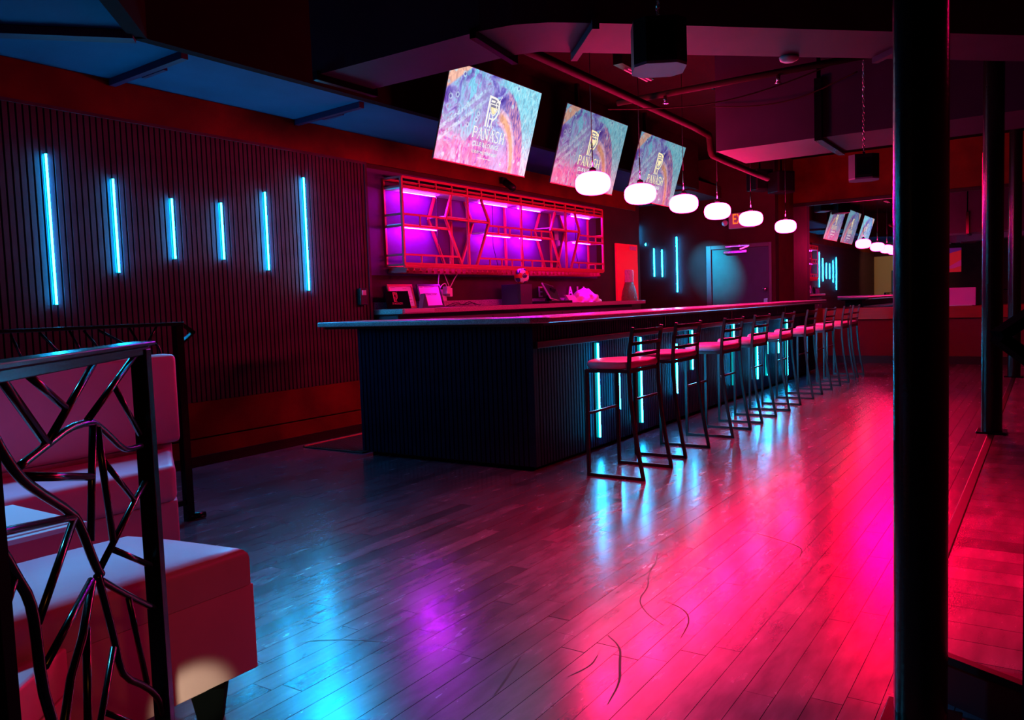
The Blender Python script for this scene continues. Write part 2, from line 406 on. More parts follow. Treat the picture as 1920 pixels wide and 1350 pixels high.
for i, (x0, x1, y0, y1, t) in enumerate(planks):
    if i in single:
        o = bpy.data.objects.new('plank', plank_mesh(t)); C.objects.link(o); o.parent = floor
        o.location = ((x0 + x1) / 2, (y0 + y1) / 2, rnd.uniform(-0.0005, 0.0003))
        o.scale = (x1 - x0 - 0.0025, PW - 0.002, 1)
    else:
        n0 = len(bs.faces)
        vs = [bs.verts.new(p) for p in ((x0 + .0012, y0 + .001, 0), (x1 - .0012, y0 + .001, 0), (x1 - .0012, y1 - .001, 0), (x0 + .0012, y1 - .001, 0))]
        lo = [bs.verts.new((v.co.x, v.co.y, -0.004)) for v in vs]
        fs = [bs.faces.new(vs)] + [bs.faces.new((vs[k], lo[k], lo[(k + 1) % 4], vs[(k + 1) % 4])) for k in range(4)]
        for f in fs: f.material_index = t
so = put('far_planks', bs, ['plank_%d' % k for k in range(5)], floor); so['kind'] = 'stuff'
def fl(pts, wd, z=0.0004):
    b = BM(); prev = None
    P = [Vector((x, y, z)) for x, y in pts]
    for _ in range(2):
        q = [P[0]]
        for a, c in zip(P[:-1], P[1:]): q += [a * .75 + c * .25, a * .25 + c * .75]
        P = q + [P[-1]]
    for i, p in enumerate(P):
        t = (P[min(i + 1, len(P) - 1)] - P[max(0, i - 1)]).normalized(); n = Vector((-t.y, t.x, 0)) * wd * (0.3 + 0.7 * math.sin(math.pi * i / (len(P) - 1)))
        a, c = b.verts.new(p + n), b.verts.new(p - n)
        if prev: b.faces.new((prev[0], a, c, prev[1]))
        prev = (a, c)
    put('scuff_mark', b, 'scuff', floor)
fl([(2.62, 1.37), (2.55, 1.28), (2.42, 1.22), (2.30, 1.16), (2.15, 1.13)], 0.0045)
fl([(2.30, 1.55), (2.20, 1.52), (2.10, 1.49), (2.02, 1.47)], 0.004)
fl([(3.45, 1.55), (3.28, 1.50), (3.15, 1.44), (3.00, 1.42), (2.88, 1.33), (2.80, 1.22)], 0.003)
fl([(3.05, 1.35), (3.0, 1.22), (2.9, 1.15), (2.72, 1.12)], 0.003)
fl([(3.62, 1.60), (3.40, 1.52), (3.20, 1.53)], 0.003)
fl([(4.2, 1.35), (4.1, 1.15), (4.02, 1.0), (3.85, 0.98)], 0.003)
fl([(2.0, 2.35), (2.1, 2.22), (2.16, 2.05)], 0.003)
fl([(2.45, 1.32), (2.36, 1.30), (2.25, 1.33)], 0.0025)

# ------------------------------------------------------------------ walls and ceiling
WY = 5.87
bm = BM(); box(bm, -4, 12.62, WY, WY + 0.2, 0, 3.9); wall_back = struct('wall_back', bm, 'wall_dark')
# brown band above slats and brown skirting panel below
def wpart(name, x0, x1, y0, y1, z0, z1, mat, parent=None, bev=0):
    b = BM(); box(b, x0, x1, y0, y1, z0, z1, bev); return put(name, b, mat, parent or wall_back)
wpart('upper_band', -4, 12.6, WY - 0.03, WY, 2.745, 3.02, 'wall_brown')
wpart('lower_panel', -4, 6.10, WY - 0.035, WY, 0.235, 0.530, 'wall_brown')
wpart('lower_rail', -4, 6.10, WY - 0.035, WY, 0.085, 0.222, 'wall_brown')
wpart('felt_backing', -4, 6.10, WY - 0.012, WY, 0.530, 2.735, 'slat_felt')
wpart('cap_trim', -4, 6.12, WY - 0.052, WY - 0.012, 2.722, 2.745, 'slat_wood')
wpart('end_trim', 6.10, 6.135, WY - 0.05, WY, 0.0, 2.745, 'slat_wood')
wpart('bar_back_panel', 6.14, 11.2, WY - 0.008, WY, 1.60, 2.70, 'back_panel')
b = BM(); box(b, -4, 12.6, WY - 0.05, WY - 0.002, 0.0, 0.085); bb = struct('baseboard_back', b, 'dark_wood_trim')
sm = None; x = 1.30
while x < 6.09:
    if sm is None:
        b = BM(); box(b, 0, 0.0335, WY - 0.040, WY - 0.012, 0.532, 2.722); s0 = put('slat', b, 'slat_wood', wall_back); sm = s0.data; s0.location.x = x
    else:
        o = bpy.data.objects.new('slat', sm); C.objects.link(o); o.parent = wall_back; o.location.x = x
    x += 0.0462
b = BM(); box(b, 0, 0, 0, 0, 0, 0) if False else None
x = 1.30 - 0.0462
while x > -4: box(b, x, x + 0.0335, WY - 0.040, WY - 0.012, 0.532, 2.722); x -= 0.0462
o = put('far_slats', b, 'slat_wood', wall_back); o['kind'] = 'stuff'

# wall behind the exit door, with the recess beside it
bm = BM(); box(bm, 14.2, 14.4, 5.19, 7.2, 0, 3.9); box(bm, 14.2, 14.4, 3.96, 5.19, 2.17, 3.9); box(bm, 14.2, 14.4, 3.96, 4.02, 0, 2.17)
wall_door = struct('wall_exit', bm, 'wall_dark')
bm = BM(); box(bm, 12.62, 12.8, WY, 7.2, 0, 3.9); box(bm, 12.62, 14.4, 7.1, 7.3, 0, 3.9); struct('wall_recess', bm, 'wall_dark')
bm = BM(); box(bm, 14.4, 15.6, 3.96, 4.14, 0, 3.9); struct('wall_return', bm, 'wall_brown')
# mirror wall
bm = BM(); box(bm, 15.4, 15.6, -3.6, 4.1, 0, 3.9); wall_far = struct('wall_far', bm, 'wall_brown')
bm = BM(); box(bm, -4.2, -4.0, -3.8, 7.3, 0, 3.9); struct('wall_entry', bm, 'wall_dark')
bm = BM(); box(bm, -3.999, -3.95, 4.75, 6.3, 0, 2.62); struct('wall_entry_panel', bm, 'beige_wall')
bm = BM(); box(bm, -4.2, 15.4, -3.8, -3.6, 0, 3.9); struct('wall_right', bm, 'wall_brown')
wb = BM(); box(wb, -3.948, -3.92, 4.85, 5.20, 0.0, 2.05, 0.005); o = struct('door_2', wb, 'door_paint')
# ceiling: open dark deck, with a lower painted strip along the back wall
bm = BM(); box(bm, -4.2, 15.6, -3.8, 7.3, 3.72, 3.9); struct('ceiling', bm, 'ceiling_deck')
bm = BM(); prism(bm, [(-4, WY), (-4, 2.2), (0.4, 2.2), (3.0, 4.8), (12.6, 4.8), (12.6, WY)], 3.02, 3.71); sof = struct('ceiling_soffit', bm, 'ceiling_paint')
bm = BM(); box(bm, 3.0, 12.6, 4.72, 4.80, 2.985, 3.715); struct('trim_1', bm, 'ceiling_deck')
bm = BM(); prism(bm, [(0.4, 2.2), (3.0, 4.8), (3.06, 4.72), (0.46, 2.12)], 2.985, 3.715); struct('trim_2', bm, 'ceiling_deck')
bm = BM(); box(bm, 12.65, 14.2, 4.9, 7.1, 3.0, 3.2); struct('ceiling_recess', bm, 'wall_dark')
def conduit(name, pts, r, mat, label, cat='pipe', group=None, sp=0):
    b = BM(); tube(b, pts, r, 10, True, sp); o = put(name, b, mat, None, True); return tag(o, label, cat, group)
# thin framing strips hung under the soffit
for i, (a, c, lab) in enumerate((((3.47, 5.83, 2.995), (3.42, 4.86, 2.995), 'dark conduit across the blue ceiling strip, left of the duct corner'),
                             ((5.24, 5.83, 2.995), (5.16, 4.92, 2.995), 'dark conduit across the blue ceiling strip, nearest the first television'),
                             ((2.2, 5.5, 2.99), (3.0, 4.76, 2.99), 'dark diagonal conduit in the upper left corner of the ceiling'),
                             ((7.6, 5.83, 2.995), (7.5, 4.92, 2.995), 'dark conduit on the ceiling strip above the lit shelves'))):
    t = thing('ceiling_conduit', lab, 'pipe', (0, 0, 0), 0, 'conduits under the low ceiling')
    b = BM(); bar(b, a, c, 0.05 if i != 2 else 0.10, 0.05); put('conduit', b, 'duct_metal', t)
    b = BM(); m = Vector(a).lerp(Vector(c), 0.35); n = Vector(a).lerp(Vector(c), 0.65); bar(b, m + Vector((0.06, 0, -0.0)), n + Vector((0.06, 0, 0)), 0.03, 0.04); put('clip', b, 'white_paint' if False else 'duct_metal', t)

# ------------------------------------------------------------------ exit door
d = struct('door_1', (lambda b: (box(b, 14.19, 14.235, 4.07, 5.10, 0.01, 2.10, 0.004), b)[1])(BM()), 'door_paint')
for (y0, y1, z0, z1) in ((5.10, 5.19, 0, 2.17), (4.02, 4.07, 0, 2.17), (4.07, 5.10, 2.10, 2.17)):
    b = BM(); box(b, 14.16, 14.24, y0, y1, z0, z1, 0.006); put('door_frame', b, 'door_frame', d)
b = BM(); box(b, 14.12, 14.19, 4.44, 4.86, 2.005, 2.065, 0.01); put('door_closer', b, 'chrome', d)
b = BM(); bar(b, (14.10, 4.55, 2.075), (14.14, 4.40, 2.13), 0.02); bar(b, (14.08, 4.80, 2.13), (14.10, 4.38, 2.13), 0.022); put('closer_arm', b, 'chrome', d)
b = BM(); lathe(b, [(0, 0), (0.03, 0), (0.03, 0.01), (0.015, 0.02), (0.015, 0.04), (0.032, 0.05), (0.036, 0.065), (0.028, 0.08), (0, 0.083)], (0, 0, 0), 16)
bmesh.ops.rotate(b, verts=b.verts, cent=(0, 0, 0), matrix=Matrix.Rotation(R_(-90), 3, 'Y')); bmesh.ops.translate(b, verts=b.verts, vec=(14.19, 4.13, 1.36)); put('door_knob', b, 'chrome', d, True)
b = BM(); box(b, 14.18, 14.19, 4.10, 4.17, 1.08, 1.20, 0.003); put('latch_plate', b, 'chrome', d)

# ------------------------------------------------------------------ mirror on the far wall, ledge beneath
t = thing('wall_mirror', 'wide mirror filling the far wall above the red ledge', 'mirror', (15.4, 1.7, 0.98))
b = BM(); box(b, -0.012, -0.004, -5.0, 2.26, 0.0, 1.87); put('mirror_pane', b, 'mirror', t)
b = BM(); box(b, -0.05, 0, -5.0, 2.30, 1.87, 1.93, 0.005); put('frame_rail', b, 'dark_wood_trim', t)
b = BM(); box(b, -0.05, 0, 2.26, 2.36, 0.0, 1.93, 0.005); put('frame_stile', b, 'wall_brown', t)
t = thing('wall_ledge', 'low counter ledge with red front band under the mirror', 'ledge', (15.4, 0.2, 0))
b = BM(); box(b, -0.20, -0.004, -3.7, 3.2, 0, 0.77); put('ledge_wall', b, 'ledge_wall', t)
b = BM(); box(b, -0.28, -0.004, -3.7, 3.2, 0.77, 0.965, 0.008); put('front_band', b, 'red_wood', t)
b = BM(); box(b, -0.22, -0.20, -3.7, 3.2, 0.0, 0.13); put('ledge_skirting', b, 'dark_wood_trim', t)
for (yy, zz, lab) in ((2.02, 0.967, 'pale cone candle on the mirror ledge, left one of the pair'), (1.93, 0.967, 'pale cone candle on the mirror ledge, right one of the pair')):
    b = BM(); lathe(b, [(0, 0), (0.03, 0), (0.03, 0.015), (0.022, 0.05), (0.01, 0.1), (0, 0.105)], (15.2, yy, zz), 14)
    tag(put('candle', b, 'white_paint', None, True), lab, 'candle', 'candles on the mirror ledge')
# wall poster and board near the far right
t = thing('wall_poster', 'small red and violet abstract poster right of the near column', 'poster', (15.372, 1.34, 1.53))
b = BM(); box(b, 0, 0.012, -0.10, 0.14, 0, 0.40); put('poster_sheet', b, 'poster_orange', t)
b = BM(); prism(b, [(-0.10, 0.40), (0.14, 0.40), (0.14, 0.30), (-0.10, 0.36)], 0, 0.002); bmesh.ops.rotate(b, verts=b.verts, cent=(0, 0, 0), matrix=Matrix(((0, 0, -1), (1, 0, 0), (0, 1, 0)))); put('violet_stripe', b, 'blue_ink', t)
b = BM(); prism(b, [(-0.10, 0.20), (0.14, 0.06), (0.02, 0.06), (-0.10, 0.10)], 0, 0.002); bmesh.ops.rotate(b, verts=b.verts, cent=(0, 0, 0), matrix=Matrix(((0, 0, -1), (1, 0, 0), (0, 1, 0)))); put('lower_stripe', b, 'magenta_board', t)
t = thing('display_board', 'plain magenta board standing on the far ledge', 'board', (15.26, 1.26, 0.967))
b = BM(); box(b, 0, 0.02, -0.24, 0.30, 0.0, 0.30, 0.003); put('board_sheet', b, 'magenta_board', t)
b = BM(); box(b, -0.08, 0.05, -0.2, 0.26, 0.0, 0.015, 0.003); put('board_foot', b, 'white_paint', t)

# ------------------------------------------------------------------ raised platform, columns
t = thing('platform', 'low raised wooden platform right of the steel columns', 'platform', (2.62, 0, 0))
b = BM(); prism(b, [(-0.12, -3.5), (-0.12, -0.07), (0.10, 0.35), (12.5, 0.35), (12.5, -3.5)], 0, 0.135); put('platform_body', b, 'ledge_wall', t)
b = BM(); box(b, 0.10, 12.5, 0.335, 0.385, 0.128, 0.155, 0.006); put('nosing', b, 'dark_wood_trim', t)
b = BM(); bar(b, (-0.125, -0.08, 0.142), (0.11, 0.37, 0.142), 0.03, 0.024); put('nosing', b, 'dark_wood_trim', t)
b = BM(); bar(b, (-0.12, -3.5, 0.142), (-0.12, -0.07, 0.142), 0.03, 0.024); put('nosing', b, 'dark_wood_trim', t)
x = -0.12; k = 0; bs = BM()
def ytop(q): return min(0.335, -0.07 + (q + 0.12) / 0.22 * 0.42)
while x < 12.3:
    tt = rnd.choice((0, 1, 2, 2, 3, 4))
    xs = [x + .001, x + 0.148] + ([0.10] if x < 0.10 < x + 0.148 else [])
    if k < 70:
        bq = BM(); prism(bq, [(x + .001, -3.4), (x + 0.148, -3.4)] + [(q, ytop(q)) for q in sorted(xs, reverse=True)], 0.135, 0.152); put('plank', bq, 'plank_%d' % tt, t)
    else: box(bs, x + .001, x + 0.148, -3.4, 0.335, 0.135, 0.152)
    x += 0.15; k += 1
o = put('far_planks', bs, 'plank_1', t); o['kind'] = 'stuff'
t = thing('floor_shade', 'black sheet for the shadow in front of the raised platform', 'mat', (1.8, -1.2, 0))
b = BM(); box(b, -0.9, 0.74, -1.6, 1.42, 0.001, 0.012, 0.004); put('shade_sheet', b, 'black_rubber', t)  # added black sheet, darkens the floor where the platform's shadow lies

def column(x, y, lab, z0=0.0):
    t = thing('steel_column', lab, 'column', (x, y, z0), 0, 'round steel columns')
    b = BM(); tube(b, [(0, 0, 0), (0, 0, 3.72 - z0)], 0.070, 48); put('shaft', b, 'column_paint', t, mod='smooth45')
    b = BM(); box(b, -0.10, 0.10, -0.10, 0.10, 0.0, 0.016, 0.004); put('base_plate', b, 'black_metal', t)
    b = BM(); box(b, -0.11, 0.11, -0.11, 0.11, 3.70 - z0, 3.719 - z0); put('cap_plate', b, 'black_metal', t)
column(2.50, 0.300, 'round black steel column nearest the camera')
column(7.02, 0.36, 'round black steel column behind the nearest one, on the platform edge', 0.155)
column(11.5, 0.36, 'farthest round black steel column, thin at the right edge', 0.155)

# ------------------------------------------------------------------ ducts, pipes, ceiling gear
DZ = 2.60
t = thing('air_duct', 'large black rectangular duct turning diagonally above the room', 'duct', (3.3, 2.4, DZ))
def dp(pts): return [(x - 3.3, y - 2.4) for x, y in pts]
b = BM(); prism(b, dp([(3.33, 3.55), (3.33, 2.36), (3.76, 2.44), (3.76, 3.55)]), 0, 1.1); put('straight_section', b, 'duct_metal', t)
b = BM(); prism(b, dp([(3.33, 2.36), (3.36, 2.18), (3.44, 2.03), (3.59, 1.86), (3.94, 2.16), (3.80, 2.30), (3.76, 2.44)]), 0, 1.1); put('elbow', b, 'duct_metal', t)
b = BM(); prism(b, dp([(3.59, 1.86), (6.60, -1.25), (6.90, -0.95), (3.94, 2.16)]), 0, 1.1); put('diagonal_section', b, 'duct_metal', t)
b = BM(); bar(b, (0.27, -0.56, -0.012), (0.66, -0.22, -0.012), 0.035, 0.05); put('duct_flange', b, 'duct_metal', t)
b = BM(); bar(b, (0.00, -0.02, -0.012), (0.50, 0.06, -0.012), 0.035, 0.05); put('duct_flange', b, 'black_metal', t)
b = BM(); bar(b, (0.00, 1.10, -0.012), (0.50, 1.10, -0.012), 0.035, 0.05); put('duct_flange', b, 'black_metal', t)
b = BM(); bar(b, (1.55, -1.84, -0.012), (1.86, -1.54, -0.012), 0.035, 0.04); put('duct_flange', b, 'duct_metal', t)
t = thing('air_duct', 'wide black duct crossing the ceiling above the far stools', 'duct', (7.85, 0, DZ))
b = BM(); box(b, -0.44, 0.44, 1.70, 2.60, 0, 1.1); put('straight_section', b, 'duct_metal', t)
b = BM(); box(b, -0.42, 0.42, -3.5, 1.67, 0.0, 1.1); put('straight_section', b, 'duct_metal', t)
b = BM(); box(b, -0.47, 0.47, 1.655, 1.715, -0.03, 0.5); put('duct_flange', b, 'black_metal', t)
b = BM(); tube(b, [(4.3, 3.06, 3.02), (6.8, 3.05, 3.00), (8.45, 3.05, 2.99), (8.50, 3.05, 2.93), (8.52, 3.05, 2.80), (8.60, 3.05, 2.77), (10.6, 3.05, 2.75)], 0.035, 12, True, 1)
tag(put('sprinkler_pipe', b, 'pipe_paint', None, True), 'long red-lit pipe running over the pendant lamps', 'pipe')
t = thing('branch_pipe', 'thinner branch pipe crossing the dark ceiling toward the column', 'pipe', (6.95, 0, 3.1))
b = BM(); tube(b, [(0.05, 3.4, 0), (0, 0.9, 0)], 0.028, 12); put('pipe_run', b, 'pipe_paint', t, True)
for yy in (2.9, 1.9): 
    b = BM(); tube(b, [(0, yy, -0.03), (0, yy, -0.09)], 0.018, 8); lathe(b, [(0, 0), (0.03, 0), (0.03, 0.006), (0, 0.008)], (0, yy, -0.10), 12); put('sprinkler_head', b, 'chrome', t, True)
conduit('hanging_cable', [(6.7, 3.35, 2.98), (6.75, 2.9, 2.92), (6.85, 2.4, 2.90), (6.95, 1.9, 2.98), (7.0, 1.45, 3.10)], 0.006, 'pipe_paint', 'thin cable sagging under the branch pipe', 'cable', None, 2)
conduit('hanging_cable', [(7.35, 2.6, 3.0), (7.33, 2.2, 2.93), (7.3, 1.8, 2.93), (7.2, 1.33, 3.05)], 0.006, 'pipe_paint', 'thin cable looping to the chain of the farther effect light', 'cable', None, 2)
t = thing('linear_diffuser', 'slim twin-slot diffuser on the dark ceiling above the second pendant', 'vent', (7.75, 3.55, 3.56))
b = BM(); box(b, -0.42, 0.34, -0.05, 0.05, 0.0, 0.15); put('housing', b, 'black_metal', t)
for yy in (-0.022, 0.022):
    b = BM(); box(b, -0.22, 0.33, yy - 0.008, yy + 0.008, -0.012, 0.0); put('slot', b, 'grey_plastic', t)
t = thing('smoke_detector', 'round smoke detector under the duct at top centre right', 'detector', (4.80, 1.25, 2.57))
b = BM(); lathe(b, [(0, 0), (0.03, 0), (0.05, 0.01), (0.055, 0.028), (0, 0.028)], (0, 0, 0), 20); put('detector_body', b, 'grey_plastic', t, True)
for i, (x, y, z) in enumerate(((13.2, 3.92, 2.93), (13.2, 3.58, 2.86))):
    t = thing('ceiling_speaker', ('left black box speaker hung high beside the exit sign' if i == 0 else 'right black box speaker hung high above the mirror corner'), 'speaker', (x, y, z), R_(-35), 'speakers above the bar end')
    b = BM(); box(b, -0.17, 0.17, -0.13, 0.13, 0, 0.34, 0.02); put('cabinet', b, 'black_plastic', t)
    b = BM(); box(b, -0.14, 0.14, -0.14, -0.128, 0.03, 0.31, 0.004); put('grille', b, 'black_metal', t)
    b = BM(); bar(b, (0, 0, 0.34), (0, 0, 3.72 - z), 0.02); put('bracket', b, 'black_metal', t)

def chain_mesh(h, r=0.011, wire=0.0022):
    b = BM(); n = int(h / (r * 2.3)); 
    for k in range(n + 1):
        z = k * h / max(1, n); pts = []
        for a in range(9):
            an = 2 * math.pi * a / 8; u = r * 0.62 * math.cos(an); v = r * 1.35 * math.sin(an)
            pts.append((u, 0, z + v) if k % 2 else (0, u, z + v))
        tube(b, pts, wire, 5, False)
    return b
def effect_light(x, y, z, lab, rz, sc=1.0):
    t = thing('effect_light', lab, 'stage light', (x, y, z), rz, 'effect lights on chains')
    a, c = 0.115 * sc, 0.066 * sc
    octo = [(a, c), (c, a), (-c, a), (-a, c), (-a, -c), (-c, -a), (c, -a), (a, -c)]
    b = BM(); prism(b, octo, 0.012, 0.20 * sc); put('housing', b, 'black_plastic', t)
    b = BM(); prism(b, [(px * 0.99, py * 0.99) for px, py in octo], 0.0, 0.012); put('bottom_plate', b, 'fixture_grey', t)
    b = BM(); box(b, -a - 0.004, -a, -c * .8, c * .8, 0.03, 0.17 * sc, 0.002); put('lens_window', b, 'black_metal', t)
    b = BM(); box(b, -0.035, 0.035, -0.01, 0.01, 0.20 * sc, 0.225 * sc, 0.003); put('yoke', b, 'black_metal', t)
    h = 3.70 - z - 0.225 * sc
    for dx in (-0.02, 0.012):
        bm_ = chain_mesh(h); bmesh.ops.translate(bm_, verts=bm_.verts, vec=(dx, 0, 0.225 * sc)); put('chain', bm_, 'chrome', t, True)
    b = BM(); tube(b, [(0.03, 0, 0.21 * sc), (0.02, 0.0, 0.34), (-0.01, 0.0, 0.5), (0.0, 0, 3.71 - z)], 0.004, 6, True, 1); put('power_cable', b, 'black_plastic', t, True)
effect_light(3.43, 1.46, 2.265, 'black octagonal effect light hanging on chains near the camera', R_(30))
effect_light(7.2, 1.285, 2.165, 'smaller-looking black effect light hanging on a chain beside the near column', R_(10), 1.0)

# ------------------------------------------------------------------ LED tubes
def led(x, y, z0, z1, lab, group, face='y', tilt=0.0, mat='cyan_tube'):
    t = thing('light_tube', lab, 'light', (x, y, z0), 0, group)
    b = BM(); dx = tilt
    if face == 'y':
        tube(b, [(0, -0.018, 0.004), (dx, -0.018, z1 - z0 - 0.004)], 0.0072, 10); put('tube', b, mat, t, True)
        b = BM(); bar(b, (0, -0.006, 0), (dx, -0.006, z1 - z0), 0.008, 0.036, (0, 1, 0)); put('halo_strip', b, 'tube_halo', t)  # glowing strip stands in for the tube's halo
        b = BM(); box(b, -0.018, 0.018, -0.002, 0.002, -0.004, z1 - z0 + 0.004); put('mount', b, 'black_plastic', t)
    else:
        tube(b, [(-0.016, 0, 0.004), (-0.016, dx, z1 - z0 - 0.004)], 0.010, 10); put('tube', b, 'cyan_tube', t, True)
        b = BM(); bar(b, (-0.006, 0, 0), (-0.006, dx, z1 - z0), 0.008, 0.046, (1, 0, 0)); put('halo_strip', b, 'tube_halo', t)
        b = BM(); box(b, -0.002, 0.002, -0.024, 0.024, -0.004, z1 - z0 + 0.004); put('mount', b, 'black_plastic', t)
    return t
WL = [(2.942, 1.353, 2.405, 'tallest cyan light tube at the far left of the slatted wall'),
      (3.417, 1.584, 2.284, 'second cyan light tube from the left on the slatted wall'),
      (3.893, 1.700, 2.181, 'third cyan light tube from the left, short, on the slatted wall'),
      (4.352, 1.708, 2.186, 'fourth cyan light tube from the left, short, on the slatted wall'),
      (4.817, 1.625, 2.319, 'fifth cyan light tube from the left on the slatted wall'),
      (5.276, 1.442, 2.496, 'sixth, long cyan light tube nearest the lit shelves')]
for x, z0, z1, lab in WL: led(x, 5.83, z0, z1, lab, 'tubes on the slatted wall')
BL = [(5.90, 0.118, 0.906, 'long cyan tube on the bar front, nearest the bar corner'),
      (6.28, 0.306, 0.66, 'short cyan tube on the bar front, seen under the first stool'),
      (6.735, 0.124, 0.910, 'third cyan tube along the bar front, right of the short one'),
      (7.58, 0.297, 0.80, 'cyan tube on the bar front ending behind the leg of the second stool'),
      (8.01, 0.500, 0.915, 'cyan tube seen through the back of the second stool'),
      (9.34, 0.20, 0.925, 'cyan tube seen through the back of the third stool'),
      (10.25, 0.183, 0.86, 'cyan tube on the bar front beside the fourth stool'),
      (10.685, 0.190, 0.876, 'cyan tube on the bar front right of the fourth stool'),
      (11.21, 0.45, 0.672, 'short cyan tube behind the fifth stool'),
      (11.65, 0.102, 0.90, 'farthest cyan tube on the bar front')]
for x, z0, z1, lab in BL: led(x, 3.118, z0, z1, lab, 'tubes on the bar front', mat='cyan_tube_bar')
for y, z0, z1, lab in ((6.53, 2.302, 2.635, 'short cyan tube high in the recess beside the red poster'), (6.38, 2.26, 2.31, 'tiny visible end of a cyan tube in the recess'),
                      (6.215, 1.67, 2.20, 'left tube of the cyan pair on the exit wall'), (6.055, 1.66, 2.17, 'right tube of the cyan pair on the exit wall'),
                      (5.76, 1.362, 2.386, 'long cyan tube on the exit wall left of the door')):
    led(14.195, y, z0, z1, lab, 'tubes on the exit wall', 'x')

# ------------------------------------------------------------------ back-bar shelf
t = thing('bar_shelf', 'red-lit open metal shelf with chevron bars over purple panels', 'shelf', (6.40, 5.60, 1.69))
FX = [0.0, 1.13, 2.263, 3.395, 4.50]; ZT = 0.915; DP = 0.262
def sb(name, pairs, wd=0.022, mat='shelf_metal'):
    for a, c in pairs:
        b = BM(); bar(b, a, c, wd, wd); put(name, b, mat, t)
for yy, nm in ((0, 'front'), (DP - 0.015, 'rear')):
    sb('upright', [((x, yy, 0), (x, yy, ZT)) for x in FX], 0.026)
    sb('rail', [((0, yy, z), (4.50, yy, z)) for z in ((0.0, 0.02, ZT, 0.82) if yy == 0 else (0.01, ZT, 0.82))], 0.024)
sb('end_rail', [((x, 0, z), (x, DP, z)) for x in (0, 4.5) for z in (0.01, 0.115, 0.415, 0.535, 0.82, ZT)], 0.02)
x = 0.2825; ls = []
while x < 4.45:
    if min(abs(x - f) for f in FX) > 0.08: ls.append(((x, 0, 0.82), (x, 0, ZT)))
    x += 0.283
sb('ladder_rung', ls, 0.018)
sb('ladder_bar', [((a + .02, -0.002, 0.868), (c - .02, -0.002, 0.868)) for a, c in zip(FX[:-1], FX[1:])], 0.010)
for yy in (0.0, DP - 0.02):
    o_ = 0 if yy == 0 else 0.02
    sb('chevron_bar', [((0.835, yy, 0.80), (0.715, yy, 0.535)), ((0.715, yy, 0.535), (0.99, yy, 0.02)),
                       ((1.405, yy, 0.80), (1.555, yy, 0.545)), ((1.555, yy, 0.545), (1.275, yy, 0.02)),
                       ((3.115, yy, 0.78), (2.978, yy, 0.525)), ((2.978, yy, 0.525), (3.225, yy, 0.02)),
                       ((3.665, yy, 0.80), (3.79, yy, 0.555)), ((3.79, yy, 0.555), (3.515, yy, 0.02))], 0.026)
sb('middle_rail', [((0, 0, 0.535), (1.555, 0, 0.535)), ((0, 0, 0.415), (0.775, 0, 0.415)), ((1.53, 0, 0.505), (2.978, 0, 0.505)), ((1.50, 0, 0.41), (3.02, 0, 0.41)),
                   ((2.978, 0, 0.545), (3.79, 0, 0.545)), ((3.77, 0, 0.505), (4.5, 0, 0.505)), ((3.75, 0, 0.415), (4.5, 0, 0.415)),
                   ((0, 0, 0.115), (0.94, 0, 0.115)), ((1.335, 0, 0.11), (3.2, 0, 0.115)), ((3.56, 0, 0.115), (4.5, 0, 0.115))], 0.020)
ls = [((x, 0, 0.415), (x, 0, 0.535)) for x in (0.28, 0.56)] + [((x, 0, 0.41), (x, 0, 0.505)) for x in (1.75, 2.0, 2.5, 2.75, 4.05, 4.28)]
ls += [((x, 0, 0.02), (x, 0, 0.115)) for x in (0.28, 0.53, 0.78, 1.55, 1.80, 2.03, 2.50, 2.75, 3.0, 3.75, 4.0, 4.25)]
sb('short_post', ls, 0.016)
for (x0, x1, z) in ((0.01, 1.12, 0.80), (1.14, 2.25, 0.80), (2.27, 3.38, 0.80), (3.41, 4.49, 0.80), (0.01, 0.80, 0.425), (1.52, 2.25, 0.42), (2.27, 3.02, 0.42), (3.78, 4.49, 0.425), (0.72, 1.55, 0.552), (2.98, 3.79, 0.56)):
    b = BM(); box(b, x0, x1, 0.012, DP - 0.03, z, z + 0.012); put('shelf_board', b, 'shelf_board', t)
for (x0, x1, z) in ((0.15, 0.72, 0.79), (1.55, 2.15, 0.79), (2.40, 2.95, 0.79), (3.80, 4.35, 0.79), (0.15, 0.72, 0.415), (1.65, 2.20, 0.408), (2.42, 2.95, 0.408), (3.82, 4.35, 0.413)):
    b = BM(); box(b, x0, x1, 0.13, 0.140, z - 0.008, z, 0.002); put('light_strip', b, 'purple_strip', t)
b = BM(); box(b, 3.50, 3.60, DP - 0.03, DP - 0.006, 0.44, 0.58, 0.01); box(b, 3.52, 3.58, DP - 0.06, DP - 0.03, 0.36, 0.44, 0.01); put('power_adapter', b, 'grey_plastic', t)
for k, x in enumerate((0.70, 1.78, 2.40, 3.86)):
    b = BM(); tube(b, [(x, 0.10, 0.78), (x + 0.03, 0.12, 0.5), (x - 0.01, 0.11, 0.3), (x + 0.06, 0.10, 0.1), (x + 0.09, 0.10, -0.03)], 0.004, 6, True, 2); put('wire', b, 'black_plastic', t, True)
# stemware rack beneath
b = BM(); box(b, 0.0, 4.5, 0.0, 0.012, -0.022, -0.012); put('rack_bar', b, 'shelf_metal', t)
x = 0.05; gm = None
while x < 4.46:
    if gm is None:
        b = BM(); box(b, -0.006, 0.006, 0, DP, -0.045, -0.012); box(b, -0.022, 0.022, 0, DP, -0.050, -0.045); box(b, -0.022, -0.019, 0, DP, -0.072, -0.050); box(b, 0.019, 0.022, 0, DP, -0.072, -0.050)
        g0 = put('glass_rail', b, 'shelf_metal', t); gm = g0.data; g0.location.x = x
    else:
        o = bpy.data.objects.new('glass_rail', gm); C.objects.link(o); o.parent = t; o.location.x = x
    x += 0.103
